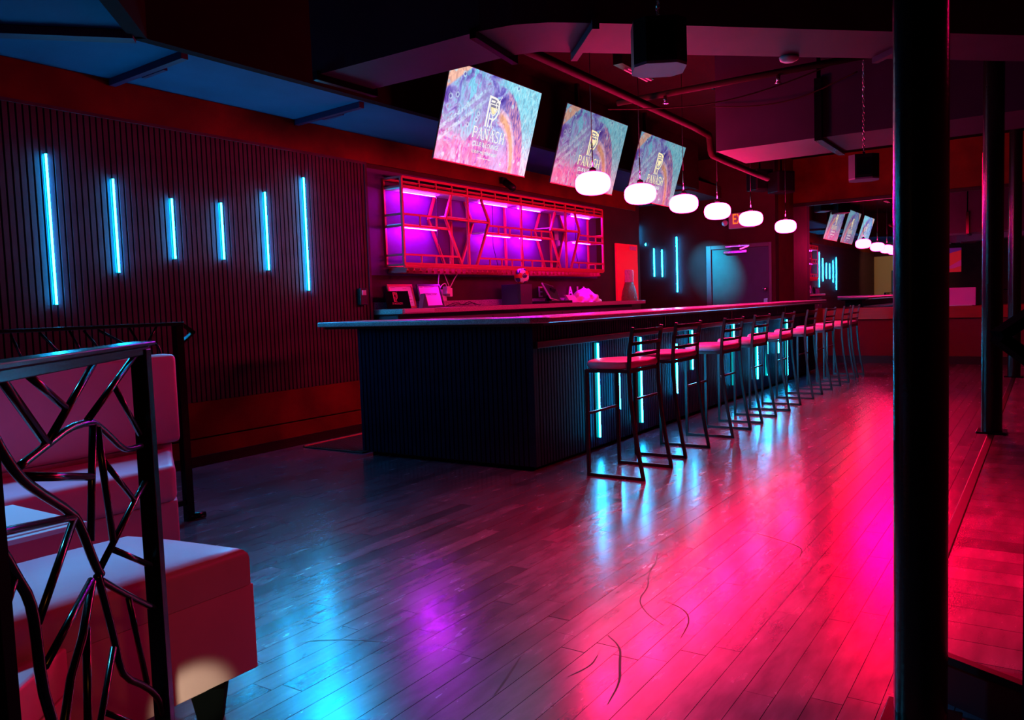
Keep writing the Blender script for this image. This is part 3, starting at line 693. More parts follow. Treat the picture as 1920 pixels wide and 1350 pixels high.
# ------------------------------------------------------------------ back counter
t = thing('back_counter', 'long speckled stone back counter behind the bar', 'counter', (6.17, 5.45, 0))
b = BM(); box(b, 0, 5.9, 0.0, 0.40, 1.185, 1.240, 0.006); put('worktop', b, 'granite_back', t)
b = BM(); box(b, 0.0, 4.75, 0.385, 0.408, 1.240, 1.315, 0.003); put('backsplash', b, 'granite_back', t)
b = BM(); box(b, 0.04, 5.6, 0.10, 0.40, 0.0, 1.185); put('cabinet_body', b, 'cabinet', t)
x = 0.06
while x < 5.5:
    b = BM(); box(b, x, x + 0.53, 0.082, 0.10, 0.10, 1.12, 0.004); dd = put('cabinet_door', b, 'cabinet', t)
    b = BM(); tube(b, [(x + 0.48, 0.07, 0.9), (x + 0.48, 0.07, 1.02)], 0.006, 8); put('handle', b, 'chrome', dd, True)
    x += 0.55
b = BM(); box(b, 0.02, 0.50, -0.008, 0.0, 1.196, 1.236, 0.002); put('edge_plate', b, 'grey_plastic', t)

BY = 5.80
def leaning_frame(x, y, z, wd, h, lab, fm, doc, lean=14):
    t = thing('picture_frame', lab, 'frame', (x, y, z), 0, 'framed certificates on the back counter')
    Rm = Matrix.Rotation(R_(-lean), 4, 'X')
    def pp(nm, x0, x1, y0, y1, z0, z1, mat):
        b = BM(); box(b, x0, x1, y0, y1, z0, z1, 0.002); bmesh.ops.transform(b, matrix=Rm, verts=b.verts); return put(nm, b, mat, t)
    e = 0.022
    pp('frame_side', 0, e, -0.012, 0.006, 0, h, fm); pp('frame_side', wd - e, wd, -0.012, 0.006, 0, h, fm)
    pp('frame_rail', e, wd - e, -0.012, 0.006, 0, e, fm); pp('frame_rail', e, wd - e, -0.012, 0.006, h - e, h, fm)
    pp('sheet', e, wd - e, -0.004, 0.004, e, h - e, 'paper')
    for (bx0, bx1, bz0, bz1) in doc: pp('print_line', bx0 * wd, bx1 * wd, -0.0050, -0.0040, bz0 * h, bz1 * h, 'ink')
    return t, Rm
leaning_frame(6.35, 5.76, 1.242, 0.40, 0.265, 'red framed certificate leaning behind the black plaque', 'red_frame', [(0.12, 0.30, 0.86, 0.87), (0.6, 0.75, 0.82, 0.83), (0.64, 0.80, 0.72, 0.73), (0.70, 0.86, 0.5, 0.51), (0.72, 0.9, 0.36, 0.37), (0.7, 0.9, 0.22, 0.23)])
ft, Rm = leaning_frame(6.76, 5.70, 1.242, 0.40, 0.265, 'black framed certificate reading SATISFACTORY', 'black_plastic', [(0.10, 0.24, 0.86, 0.88), (0.3, 0.7, 0.87, 0.88), (0.15, 0.55, 0.78, 0.785)])
text_mesh('print_text', 'SATISFACTORY', 0.036, 'ink', ft, Rm @ Matrix.Translation((0.20, -0.0055, 0.15)) @ XZ, 0.0003)

# logo strokes shared by the screens and the plaque (unit: emblem height about 1.5)
def stroke(bm, pts, wd, y=0.0, th=0.002, sm=0):
    P = [Vector((p[0], 0, p[1])) for p in pts]
    for _ in range(sm):
        q = [P[0]]
        for a, c in zip(P[:-1], P[1:]): q += [a * .75 + c * .25, a * .25 + c * .75]
        P = q + [P[-1]]
    prev = None
    for i, p in enumerate(P):
        tg = (P[min(i + 1, len(P) - 1)] - P[max(0, i - 1)]).normalized(); n = Vector((-tg.z, 0, tg.x)) * wd / 2
        if 0 < i < len(P) - 1:
            a = (P[i] - P[i - 1]).normalized(); c_ = tg.dot(a); n = n / max(0.5, c_)
        a, c = bm.verts.new(p + n + Vector((0, y, 0))), bm.verts.new(p - n + Vector((0, y, 0)))
        if prev: bm.faces.new((prev[0], a, c, prev[1]))
        prev = (a, c)
def disc(bm, cx, cz, r, y=0.0, n=18):
    bm.faces.new([bm.verts.new((cx + r * math.cos(2 * math.pi * k / n), y, cz + r * math.sin(2 * math.pi * k / n))) for k in range(n)])
def emblem(bm):
    stroke(bm, [(0.06, 0.0), (0.06, 1.50)], 0.13)
    stroke(bm, [(0.0, 1.44), (0.45, 1.44), (0.75, 1.38), (0.92, 1.15), (0.95, 0.85), (0.82, 0.55), (0.55, 0.36)], 0.10, 0, 0, 2)
    stroke(bm, [(0.25, 0.0), (0.25, 0.72)], 0.09)
    stroke(bm, [(0.25, 0.42), (0.52, 0.42)], 0.07)
    stroke(bm, [(0.18, 1.26), (0.52, 1.26)], 0.10)
    stroke(bm, [(0.16, 1.12), (0.88, 1.12)], 0.05)
    stroke(bm, [(0.16, 1.12), (0.20, 0.92), (0.34, 0.68), (0.51, 0.58), (0.68, 0.68), (0.82, 0.90), (0.87, 1.12)], 0.05, 0, 0, 2)
    stroke(bm, [(0.51, 0.60), (0.51, 0.30), (0.50, 0.10), (0.38, -0.02)], 0.055, 0, 0, 2)
    stroke(bm, [(0.56, 0.50), (0.55, 0.22), (0.58, 0.04), (0.72, -0.08)], 0.035, 0, 0, 2)
    stroke(bm, [(0.83, 1.26), (0.70, 1.32), (0.62, 1.20), (0.70, 0.98), (0.68, 0.84), (0.56, 0.86), (0.55, 0.95)], 0.065, 0, 0, 2)
    stroke(bm, [(0.90, 1.36), (0.96, 1.52), (1.05, 1.58)], 0.035, 0, 0, 1)
    disc(bm, 0.87, 1.28, 0.095)
def emblem_fill(bm):
    bm.faces.new([bm.verts.new((x, 0, z)) for x, z in ((0.26, 0.98), (0.80, 0.98), (0.72, 0.80), (0.62, 0.69), (0.51, 0.64), (0.40, 0.70), (0.31, 0.82))])
# serif capitals drawn as strokes, width-normalised
GL = {'P': [([(0.12, 0), (0.12, 1)], .16), ([(0.12, 0.96), (0.45, 0.96), (0.60, 0.82), (0.60, 0.64), (0.45, 0.48), (0.12, 0.48)], .09), ([(0, 0.02), (0.26, 0.02)], .05), ([(0, .98), (0.2, .98)], .05)],
      'A': [([(0.06, 0), (0.34, 1)], .07), ([(0.32, 1), (0.62, 0)], .15), ([(0.16, 0.34), (0.52, 0.34)], .06), ([(-0.04, 0.02), (0.16, 0.02)], .05), ([(0.50, 0.02), (0.74, 0.02)], .05)],
      'N': [([(0.10, 0), (0.10, 1)], .07), ([(0.08, 0.98), (0.66, 0.02)], .15), ([(0.66, 0), (0.66, 1)], .07), ([(0, 0.02), (0.2, 0.02)], .05), ([(-0.02, .98), (0.16, .98)], .05), ([(0.56, .98), (0.76, .98)], .05)],
      'S': [([(0.52, 0.80), (0.50, 0.95), (0.28, 1.0), (0.08, 0.90), (0.08, 0.66), (0.30, 0.52), (0.52, 0.38), (0.54, 0.12), (0.32, 0.0), (0.08, 0.04), (0.05, 0.22)], .11)],
      'H': [([(0.12, 0), (0.12, 1)], .15), ([(0.62, 0), (0.62, 1)], .15), ([(0.12, 0.5), (0.62, 0.5)], .06), ([(0, 0.02), (0.24, 0.02)], .05), ([(0, .98), (0.24, .98)], .05), ([(0.5, 0.02), (0.74, 0.02)], .05), ([(0.5, .98), (0.74, .98)], .05)]}
def serif_word(bm, word, x0, z0, h, width):
    adv = {'P': 0.74, 'A': 0.78, 'N': 0.88, 'S': 0.70, 'H': 0.80}
    tot = sum(adv[c] for c in word); sx = width / tot; x = x0
    for c in word:
        for pts, wd in GL[c]: stroke(bm, [(x + px * sx, z0 + pz * h) for px, pz in pts], wd * (sx + h) / 2, 0, 0, 1 if c in 'PS' and len(pts) > 2 else 0)
        x += adv[c] * sx
# black plaque with the club emblem
t = thing('black_plaque', 'black plaque with faint club emblem on the back counter', 'plaque', (6.18, 5.66, 1.2415))
Rm = Matrix.Rotation(R_(-12), 4, 'X')
b = BM(); box(b, 0, 0.37, 0, 0.006, 0, 0.19, 0.002); bmesh.ops.transform(b, matrix=Rm, verts=b.verts); put('plaque_sheet', b, 'slat_felt', t)
b = BM(); emblem(b); bmesh.ops.transform(b, matrix=Rm @ Matrix.Translation((0.12, -0.002, 0.075)) @ Matrix.Scale(0.068, 4), verts=b.verts); put('emblem', b, 'red_frame', t)
b = BM(); serif_word(b, 'PANASH', 0.09, 0.045, 0.022, 0.16); bmesh.ops.transform(b, matrix=Rm @ Matrix.Translation((0, -0.002, 0)), verts=b.verts); put('lettering', b, 'red_frame', t)
b = BM(); box(b, 0.1, 0.2, 0.01, 0.09, 0, 0.004); bar(b, (0.15, 0.085, 0.0), (0.15, 0.03, 0.12), 0.02, 0.004); put('easel_foot', b, 'black_plastic', t)
# tent card
t = thing('tent_card', 'small dark folded card standing before the satisfactory certificate', 'card', (6.63, 5.56, 1.2415), R_(-25))
b = BM(); prism(b, [(-0.035, -0.05), (0.035, -0.05), (0.004, 0.10), (-0.004, 0.10)], -0.05, 0.05); bmesh.ops.rotate(b, verts=b.verts, cent=(0, 0, 0), matrix=Matrix.Rotation(R_(90), 3, 'X')); bmesh.ops.translate(b, verts=b.verts, vec=(0, 0, 0.05)); put('card_body', b, 'navy_box', t)
b = BM(); bar(b, (0.036, 0, 0.02), (0.014, 0, 0.11), 0.05, 0.002, (0, 1, 0)); put('card_face', b, 'red_frame', t)
# charger on the wall with cables
t = thing('wall_charger', 'white plug-in charger with dangling cord under the shelf', 'charger', (7.35, 5.855, 1.33))
b = BM(); box(b, -0.045, 0.045, -0.012, 0.006, -0.02, 0.12, 0.004); put('outlet_plate', b, 'white_paint', t)
b = BM(); box(b, -0.03, 0.03, -0.08, -0.012, 0.06, 0.15, 0.008); box(b, 0.035, 0.085, -0.07, -0.012, 0.03, 0.13, 0.006); put('adapter', b, 'white_paint', t)
b = BM(); tube(b, [(0.0, -0.05, 0.15), (-0.02, -0.05, 0.19), (-0.10, -0.05, 0.16), (-0.16, -0.06, 0.09), (-0.19, -0.08, 0.2), (-0.17, -0.1, 0.36)], 0.006, 8, True, 2)
tube(b, [(0.06, -0.05, 0.13), (0.14, -0.06, 0.24), (0.19, -0.08, 0.30), (0.16, -0.09, 0.34), (0.08, -0.1, 0.38)], 0.006, 8, True, 2); tube(b, [(0.06, -0.05, 0.13), (-0.08, -0.08, 0.30), (-0.10, -0.1, 0.38)], 0.005, 8, True, 2); put('cord', b, 'white_paint', t, True)
b = BM(); tube(b, [(7.15, 5.78, 1.247), (7.4, 5.74, 1.247), (7.5, 5.80, 1.28), (7.66, 5.76, 1.25), (7.8, 5.8, 1.29), (7.92, 5.75, 1.247), (8.0, 5.8, 1.26)], 0.005, 6, True, 2)
tube(b, [(7.3, 5.80, 1.247), (7.5, 5.76, 1.30), (7.62, 5.80, 1.25), (7.75, 5.78, 1.31), (7.9, 5.80, 1.25)], 0.004, 6, True, 2)
tag(put('loose_cable', b, 'black_plastic', None, True), 'tangle of thin black cable along the backsplash left of the safe', 'cable')
# safe box with ball
t = thing('safe_box', 'dark cube box on the back counter carrying the ball', 'box', (8.40, 5.47, 1.2405))
b = BM(); box(b, 0, 0.27, 0, 0.29, 0.0, 0.255, 0.006); put('body', b, 'navy_box', t)
b = BM(); box(b, -0.004, 0.0, 0.03, 0.25, 0.02, 0.235, 0.001); put('side_panel', b, 'navy_box', t)
b = BM(); disc(b, 0.05, 0.12, 0.012, -0.004); put('lock', b, 'chrome', t)
t = thing('football', 'glossy red, white and navy football on top of the dark box', 'ball', (8.47, 5.495, 1.594))
ico = BM(); bmesh.ops.create_icosphere(ico, subdivisions=4, radius=0.098)
vv = []; phi = (1 + 5 ** .5) / 2
for a in (-1, 1):
    for c in (-phi, phi): vv += [Vector((0, a, c)).normalized(), Vector((a, c, 0)).normalized(), Vector((c, 0, a)).normalized()]
fc = []
for i in range(12):
    for j in range(i):
        for k in range(j):
            if vv[i].angle(vv[j]) < 1.2 and vv[j].angle(vv[k]) < 1.2 and vv[i].angle(vv[k]) < 1.2: fc.append((vv[i] + vv[j] + vv[k]).normalized())
for f in ico.faces:
    n = f.calc_center_median().normalized()
    bp_ = max(n.dot(v) for v in vv); bf = max(range(len(fc)), key=lambda q: n.dot(fc[q]))
    f.material_index = 2 if bp_ > 0.945 else (0 if bf % 2 else 1)
put('ball_skin', ico, ['ball_red', 'ball_white', 'ball_blue'], t, True)
# letters standing against the wall
for k, (ch, x, lab) in enumerate((('E', 9.41, 'white letter E standing behind the till, leftmost'), ('S', 9.63, 'white letter S half hidden by the till screen'), ('A', 10.24, 'white letter between till and bag, first after the screen'),
                             ('I', 10.46, 'white upright letter I left of the crumpled bag'), ('L', 10.68, 'white letter L partly hidden by the bag, rightmost'))):
    t = thing('sign_letter', lab, 'letter', (x, 5.84, 1.335), 0, 'white letters behind the till')
    text_mesh('letter_face', ch, 0.21, 'white_paint', t, Matrix.Translation((0.04, -0.01, 0.06)) @ XZ, 0.008)
b = BM(); box(b, 9.42, 10.95, 5.80, 5.830, 1.241, 1.268, 0.002); tag(put('letter_plinth', b, 'cabinet', None), 'thin dark plinth carrying the white letters', 'shelf')
# point of sale terminal
t = thing('till_terminal', 'tilted touchscreen till on the back counter beside the bag', 'till', (9.20, 5.52, 1.2405))
b = BM(); box(b, -0.10, 0.52, -0.04, 0.24, 0.0, 0.035, 0.006); put('base', b, 'black_plastic', t)
b = BM(); bar(b, (0.22, 0.18, 0.02), (0.24, 0.10, 0.20), 0.12, 0.03, (0, 1, 0)); put('stand', b, 'black_plastic', t)
Rm = Matrix.Translation((0.02, 0.0, 0.065)) @ Matrix.Rotation(R_(-32), 4, 'X') @ Matrix.Rotation(R_(12), 4, 'Z')
b = BM(); box(b, 0, 0.42, 0, 0.022, 0, 0.26, 0.006); bmesh.ops.transform(b, matrix=Rm, verts=b.verts); put('screen_housing', b, 'grey_plastic', t)
b = BM(); box(b, 0.012, 0.408, -0.002, 0.0, 0.012, 0.248); bmesh.ops.transform(b, matrix=Rm, verts=b.verts); put('touch_screen', b, 'tv_body', t)
b = BM(); box(b, 0.415, 0.455, 0.0, 0.02, 0.12, 0.23, 0.004); bmesh.ops.transform(b, matrix=Rm, verts=b.verts); put('card_reader', b, 'navy_box', t)
# crumpled bag
ico = BM(); bmesh.ops.create_icosphere(ico, subdivisions=4, radius=1.0)
for v in ico.verts:
    n = v.co.normalized(); k = 1 + 0.13 * math.sin(5 * n.x + 3 * n.z + 1) * math.cos(4 * n.y - 2 * n.x) + 0.07 * math.sin(11 * n.x - 7 * n.z) + 0.05 * math.sin(17 * n.y + 13 * n.x)
    pk = max(0, 1 - math.hypot(n.x - 0.05, n.y * 0.6) * 2.2) * max(0, n.z)
    v.co = Vector((0.42 * n.x * k, 0.15 * n.y * k, max(-0.0, 0.16 * (n.z * k) * (1 - 0.25 * abs(n.x)) + 0.07 * pk)))
t = thing('plastic_bag', 'crumpled white plastic bag glowing magenta on the back counter', 'bag', (10.28, 5.62, 1.2415))
put('bag_body', ico, 'plastic_bag', t, True)
b = BM(); 
for (ax_, az_) in ((-0.50, 0.10), (-0.42, 0.07)):
    vs = [b.verts.new(p) for p in ((ax_, -0.08, 0.0), (ax_ + 0.2, -0.10, 0.004), (ax_ + 0.17, -0.04, az_), (ax_ - 0.04, -0.02, az_ * 1.1))]; b.faces.new(vs)
ret = bmesh.ops.extrude_face_region(b, geom=list(b.faces)); bmesh.ops.translate(b, verts=[v for v in ret['geom'] if isinstance(v, bmesh.types.BMVert)], vec=(0, 0.03, 0)); put('bag_handle', b, 'plastic_bag', t)
# red lightbox poster with bottle
t = thing('bottle_poster', 'tall red poster of a dark bottle leaning behind the counter end', 'poster', (11.74, 5.79, 1.2415))
b = BM(); box(b, 0, 0.80, 0.0, 0.03, 0, 0.925, 0.004); put('poster_panel', b, 'poster_red', t)
b = BM(); box(b, 0.49, 0.75, -0.003, 0.0, 0.83, 0.895); put('price_tag', b, 'bottle_label', t)
b = BM(); lathe(b, [(0.31, 0), (0.30, 0.06), (0.26, 0.16), (0.20, 0.24), (0.165, 0.30), (0.16, 0.36)], (0.44, 0, 0), 28)
for v in b.verts: v.co.y = -0.004 - abs(min(0, v.co.y)) * 0.06 if v.co.y < 0 else -0.003
put('bottle', b, 'bottle_glass', t, True)
b = BM(); lathe(b, [(0.165, 0.30), (0.17, 0.48), (0.15, 0.505), (0.0, 0.51)], (0.44, 0, 0), 24)
for v in b.verts: v.co.y = -0.008 - abs(min(0, v.co.y)) * 0.06 if v.co.y < 0 else -0.007
put('bottle_neck', b, 'bottle_label', t, True)
# small devices on the wall
t = thing('wall_camera', 'small black camera on the brown band below the first television', 'camera', (8.60, 5.80, 2.80))
b = BM(); box(b, -0.05, 0.05, -0.02, 0.03, -0.02, 0.06, 0.01); put('bracket', b, 'black_plastic', t)
b = BM(); tube(b, [(0, -0.02, 0.0), (-0.02, -0.16, -0.10)], 0.045, 16); put('camera_body', b, 'black_plastic', t, True)
t = thing('wall_outlet', 'black switch box on the slatted wall beside the bar top', 'outlet', (5.97, 5.825, 1.29))
b = BM(); box(b, -0.05, 0.05, -0.045, 0.004, 0, 0.17, 0.008); put('box_body', b, 'black_plastic', t)
b = BM(); box(b, -0.03, 0.03, -0.05, -0.045, 0.10, 0.15, 0.003); put('switch_plate', b, 'grey_plastic', t)

# ------------------------------------------------------------------ exit sign
t = thing('exit_sign', 'white emergency exit sign with orange letters above the door', 'sign', (14.12, 4.48, 2.44), R_(-90))
b = BM(); box(b, -0.26, 0.20, -0.04, 0.04, 0, 0.27, 0.01); put('housing', b, 'grey_plastic', t)
text_mesh('letters', 'EXIT', 0.255, 'exit_letters', t, Matrix.Translation((-0.035, -0.045, 0.155)) @ XZ, 0.003, 0.60)
for xx in (-0.33, 0.27):
    b = BM(); tube(b, [(xx, 0, 0.12), (xx, -0.05, 0.10)], 0.05, 14); put('lamp_head', b, 'grey_plastic', t, True)
b = BM(); disc(b, 0.19, 0.02, 0.008, -0.042); put('indicator', b, 'tiny_red', t)

# ------------------------------------------------------------------ televisions
TW, TH = 1.446, 0.822
TK = 1.2
tilt = R_(17)
def tv(x, lab, first):
    t = thing('television', lab, 'television', (x, 4.34, 2.932), 0, 'televisions above the bar')
    Rm = Matrix.Rotation(tilt, 4, 'X')
    def tp(nm, bm_, mat, sm=False):
        bmesh.ops.recalc_face_normals(bm_, faces=bm_.faces)
        o = put(nm, bm_, mat, t, sm); o.rotation_euler = (tilt, 0, 0); return o
    KS = Matrix.Scale(TK, 4)
    b = BM(); box(b, -TW / 2 - 0.008, TW / 2 + 0.008, 0.002, 0.014, -TH / 2 - 0.008, TH / 2 + 0.008, 0.003); box(b, -TW / 3, TW / 3, 0.012, 0.055, -TH / 3, TH / 3, 0.008); tp('body', b, 'tv_body')
    b = BM(); box(b, -TW / 2 - 0.008, TW / 2 + 0.008, -0.006, 0.002, -TH / 2 - 0.010, -TH / 2 + 0.0, 0.001); tp('bezel', b, 'red_frame')
    b = BM(); box(b, -TW / 2, TW / 2, -0.001, 0.001, -TH / 2, TH / 2); sc = tp('screen', b, 'screen_art' if first else 'screen_art_dim')
    KM = lambda q: bmesh.ops.transform(q, matrix=KS, verts=q.verts)
    b = BM(); emblem_fill(b); bmesh.ops.transform(b, matrix=Matrix.Translation((-0.085, -0.0035, -0.035)) @ Matrix.Scale(0.155, 4), verts=b.verts); KM(b); o = put('emblem_fill', b, 'logo_glow', sc)
    b = BM(); box(b, -0.055, 0.05, -0.0025, -0.0022, 0.10, 0.185); KM(b); o = put('emblem_ground', b, 'logo_grey', sc)
    b = BM(); emblem(b); bmesh.ops.transform(b, matrix=Matrix.Translation((-0.085, -0.004, -0.035)) @ Matrix.Scale(0.155, 4), verts=b.verts); KM(b); o = put('emblem', b, 'logo_white' if first else 'logo_glow', sc)
    b = BM(); serif_word(b, 'PANASH', -0.215, -0.135, 0.085, 0.43); bmesh.ops.translate(b, verts=b.verts, vec=(0, -0.003, 0)); KM(b); put('club_name', b, 'logo_white' if first else 'logo_glow', sc)
    text_mesh('second_line', 'CLUB & LOUNGE', 0.050, 'logo_white', sc, KS @ Matrix.Translation((-0.015, -0.003, -0.175)) @ XZ, 0.0004, 0.88)
    text_mesh('third_line', 'LUXURY MEETS THE NIGHT', 0.034, 'logo_white', sc, KS @ Matrix.Translation((-0.015, -0.003, -0.235)) @ XZ, 0.0004, 0.80)
    b = BM(); stroke(b, [(-0.10, -0.275), (0.08, -0.275)], 0.004, -0.003); stroke(b, [(-0.01, -0.285), (-0.01, -0.265)], 0.006, -0.003)
    stroke(b, [(0.22, -0.31), (0.22, -0.27)], 0.008, -0.003); stroke(b, [(0.205, -0.29), (0.235, -0.29)], 0.008, -0.003); KM(b); put('sparkle', b, 'logo_white', sc)
    b = BM(); bar(b, (0, 0.08, 0.0), (0, 0.16, 0.10), 0.16, 0.10, (0, 1, 0)); bar(b, (0, 0.16, 0.09), (0, 0.16, 3.72 - 2.932), 0.045); put('ceiling_mount', b, 'black_metal', t)
tv(6.26, 'nearest television above the bar, its upper left corner cut by the duct', True)
tv(8.226, 'middle television above the bar, partly behind the first pendant', False)
tv(10.07, 'third and farthest television above the bar', False)

# ------------------------------------------------------------------ pendants
PX = [6.27, 7.24, 8.35, 9.41, 10.70, 12.38]
ordn = ['nearest', 'second', 'third', 'fourth', 'fifth', 'farthest']
p0 = None
for i, x in enumerate(PX):
    lab = ('%s glowing pink globe pendant %s above the bar' % (ordn[i], 'hanging' if i in (0, 5) else 'from the camera, hanging'))
    if p0 is None:
        p0 = thing('pendant_lamp', lab, 'lamp', (x, 3.30, 2.168), 0, 'pink pendants over the bar')
        prof = [(0.0, -0.002)] + [(0.155 * math.cos(a) ** 0.72 if math.cos(a) > 0.02 else 0.03, 0.097 + 0.099 * math.copysign(abs(math.sin(a)) ** 0.80, math.sin(a))) for a in [math.pi * (k / 14 - 0.5) for k in range(0, 15)]] + [(0.0, 0.196)]
        b = BM(); lathe(b, prof, (0, 0, 0), 28); put('glass_globe', b, 'pendant_glass', p0, True)
        b = BM(); lathe(b, [(0.0, 0.19), (0.030, 0.19), (0.030, 0.225), (0.012, 0.235), (0.0, 0.235)], (0, 0, 0), 16); put('cap', b, 'black_metal', p0, True)
        b = BM(); tube(b, [(0, 0, 0.23), (0, 0, 0.44)], 0.0065, 8); put('stem', b, 'chrome', p0, True)
        b = BM(); tube(b, [(0, 0, 0.44), (0, 0, 1.53)], 0.0035, 6); put('cord', b, 'black_plastic', p0, True)
        b = BM(); lathe(b, [(0.0, 1.52), (0.05, 1.525), (0.055, 1.55), (0, 1.55)], (0, 0, 0), 16); put('canopy', b, 'black_metal', p0, True)
    else: dup(p0, (x, 3.30, 2.168), lab)

# ------------------------------------------------------------------ bar
t = thing('bar_counter', 'long dark slatted bar with a glossy stone top', 'bar', (4.97, 3.15, 0))
barT = t
b = BM(); box(b, 0.012, 8.5, 0.012, 0.30, 0.05, 1.10); put('front_core', b, 'bar_core', t)
b = BM(); box(b, 0.012, 0.40, 0.012, 1.74, 0.05, 1.10); put('end_core', b, 'bar_core', t)
b = BM(); box(b, 0.06, 8.45, 0.06, 0.28, 0.0, 0.05); box(b, 0.06, 0.36, 0.06, 1.70, 0.0, 0.05); put('toe_kick', b, 'bar_core', t)
n = 0; x = 0.02; m = None
while x < 8.47:
    if m is None:
        b = BM(); box(b, 0, 0.029, -0.012, 0.012, 0.04, 1.085); o = put('slat', b, 'bar_slat', t); m = o.data
    else:
        o = bpy.data.objects.new('slat', m); C.objects.link(o); o.parent = t
    o.location.x = x; x += 0.0430; n += 1
y = 0.018; m = None
while y < 1.72:
    if m is None:
        b = BM(); box(b, -0.012, 0.012, 0, 0.031, 0.04, 1.085); o = put('slat', b, 'bar_slat', t); m = o.data
    else:
        o = bpy.data.objects.new('slat', m); C.objects.link(o); o.parent = t
    o.location.y = y; y += 0.0436
b = BM(); box(b, -0.012, 0.018, -0.012, 0.018, 0.04, 1.085); put('corner_post', b, 'bar_slat', t)
b = BM(); box(b, 0.0, 8.5, -0.045, -0.012, 0.918, 0.968, 0.004); put('drink_rail', b, 'dark_wood_trim', t)
b = BM(); poly = [(-0.12, 2.12), (-0.12, -0.06), (-0.02, -0.16), (8.62, -0.16), (8.62, 0.42), (0.46, 0.42), (0.46, 2.12)]
prism(b, poly, 1.105, 1.147)
bmesh.ops.bevel(b, geom=[e for e in b.edges], offset=0.010, segments=3, affect='EDGES', profile=0.5)
put('countertop', b, 'granite', t)
b = BM(); prism(b, [(-0.07, 2.08), (-0.07, -0.03), (0.0, -0.10), (8.58, -0.10), (8.58, 0.36), (0.42, 0.36), (0.42, 2.08)], 1.085, 1.105); put('subtop', b, 'dark_wood_trim', t)
for xx in (4.38, 6.68, 2.4):
    b = BM(); bar(b, (xx, -0.02, 0.985), (xx, -0.02, 1.08), 0.012); put('hook', b, 'chrome', t)
t = thing('service_mat', 'ribbed rubber mat on the floor in the bar opening', 'mat', (5.35, 5.25, 0))
b = BM(); box(b, -0.35, 0.80, -0.30, 0.42, 0.001, 0.012, 0.002); put('mat_base', b, 'black_rubber', t)
bs = BM(); y = -0.28
while y < 0.40: box(bs, -0.33, 0.78, y, y + 0.012, 0.012, 0.018); y += 0.030
put('mat_ribs', bs, 'black_rubber', t)
b = BM(); box(b, -0.35, 0.80, 0.42, 0.45, 0.001, 0.02, 0.003); put('mat_edging', b, 'red_frame', t)

# ------------------------------------------------------------------ stools
def make_stool(lab, x):
    t = thing('bar_stool', lab, 'stool', (x, 2.55, 0), 0, 'stools along the bar')
    hw = 0.245; q = 0.022
    for s in (-1, 1):
        b = BM(); tube(b, [], 0) if False else None
        P = [(s * hw, -0.230, 0.0), (s * hw, -0.190, 0.22), (s * hw, -0.155, 0.46), (s * hw, -0.135, 0.72), (s * hw, -0.145, 0.90), (s * hw, -0.175, 1.062)]
        Q = [Vector(p) for p in P]
        for _ in range(1):
            z_ = [Q[0]]
            for a, c in zip(Q[:-1], Q[1:]): z_ += [a * .75 + c * .25, a * .25 + c * .75]
            Q = z_ + [Q[-1]]
        prev = None
        for i, p in enumerate(Q):
            tg = (Q[min(i + 1, len(Q) - 1)] - Q[max(0, i - 1)]).normalized(); nn = Vector((1, 0, 0)).cross(tg).normalized() * q / 2
            ring = [b.verts.new(p + Vector((sx * q / 2, 0, 0)) + nn * sy) for sx, sy in ((-1, -1), (1, -1), (1, 1), (-1, 1))]
            if prev:
                for k in range(4): b.faces.new((prev[k], prev[(k + 1) % 4], ring[(k + 1) % 4], ring[k]))
            else: b.faces.new(ring)
            prev = ring
        b.faces.new(prev[::-1]); put('leg', b, 'stool_metal', t)
        b = BM(); box(b, s * hw - q / 2, s * hw + q / 2, 0.185, 0.185 + q, 0.0, 0.765); put('leg', b, 'stool_metal', t)
        b = BM(); box(b, s * hw - q / 2, s * hw + q / 2, -0.24, 0.207, 0.0, 0.022, 0.002); put('floor_rail', b, 'stool_metal', t)
        b = BM(); box(b, s * hw - q / 2, s * hw + q / 2, -0.14, 0.20, 0.745, 0.768); put('seat_rail', b, 'stool_metal', t)
    b = BM(); box(b, -hw, hw, 0.188, 0.206, 0.44, 0.458, 0.002); put('footrest', b, 'stool_metal', t)
    b = BM(); box(b, -hw, hw, -0.145, -0.125, 0.745, 0.768); put('seat_frame', b, 'stool_metal', t)
    b = BM(); box(b, -hw, hw, 0.188, 0.206, 0.745, 0.768); put('seat_frame', b, 'stool_metal', t)
    # padded seat, rounded front
    poly = [(-0.24, -0.14), (0.24, -0.14)] + [(0.262 * math.cos(a), 0.10 + 0.17 * math.sin(a)) for a in [math.pi * k / 10 for k in range(0, 11)]]
    poly = [(-0.225, -0.145), (0.225, -0.145), (0.262, -0.08)] + poly[2:] + [(-0.262, -0.08)]
    b = BM(); prism(b, poly, 0.768, 0.825)
    bmesh.ops.bevel(b, geom=[e for e in b.edges if abs(e.verts[0].co.z - e.verts[1].co.z) < 1e-6], offset=0.024, segments=4, affect='EDGES', profile=0.5)
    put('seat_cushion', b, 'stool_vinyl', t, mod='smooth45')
    for z in (0.868, 0.948, 1.035):
        yb = -0.143 - (z - 0.87) * 0.18
        P = [Vector((xx, yb - 0.018 * (1 - (xx / hw) ** 2) - 0.004, z)) for xx in [hw * (k / 5 - 1) for k in range(11)]]
        b = BM(); prev = None; hh = 0.022 if z < 1 else 0.026
        for p in P:
            ring = [b.verts.new(p + Vector((0, dy, dz))) for dy, dz in ((-0.006, -hh / 2), (0.006, -hh / 2), (0.006, hh / 2), (-0.006, hh / 2))]
            if prev:
                for k in range(4): b.faces.new((prev[k], prev[(k + 1) % 4], ring[(k + 1) % 4], ring[k]))
            else: b.faces.new(ring)
            prev = ring
        b.faces.new(prev[::-1]); put('back_slat', b, 'stool_metal', t)
    return t
SX = [5.285, 6.15, 7.175, 8.07, 9.03, 10.10, 11.11, 12.10, 12.80]
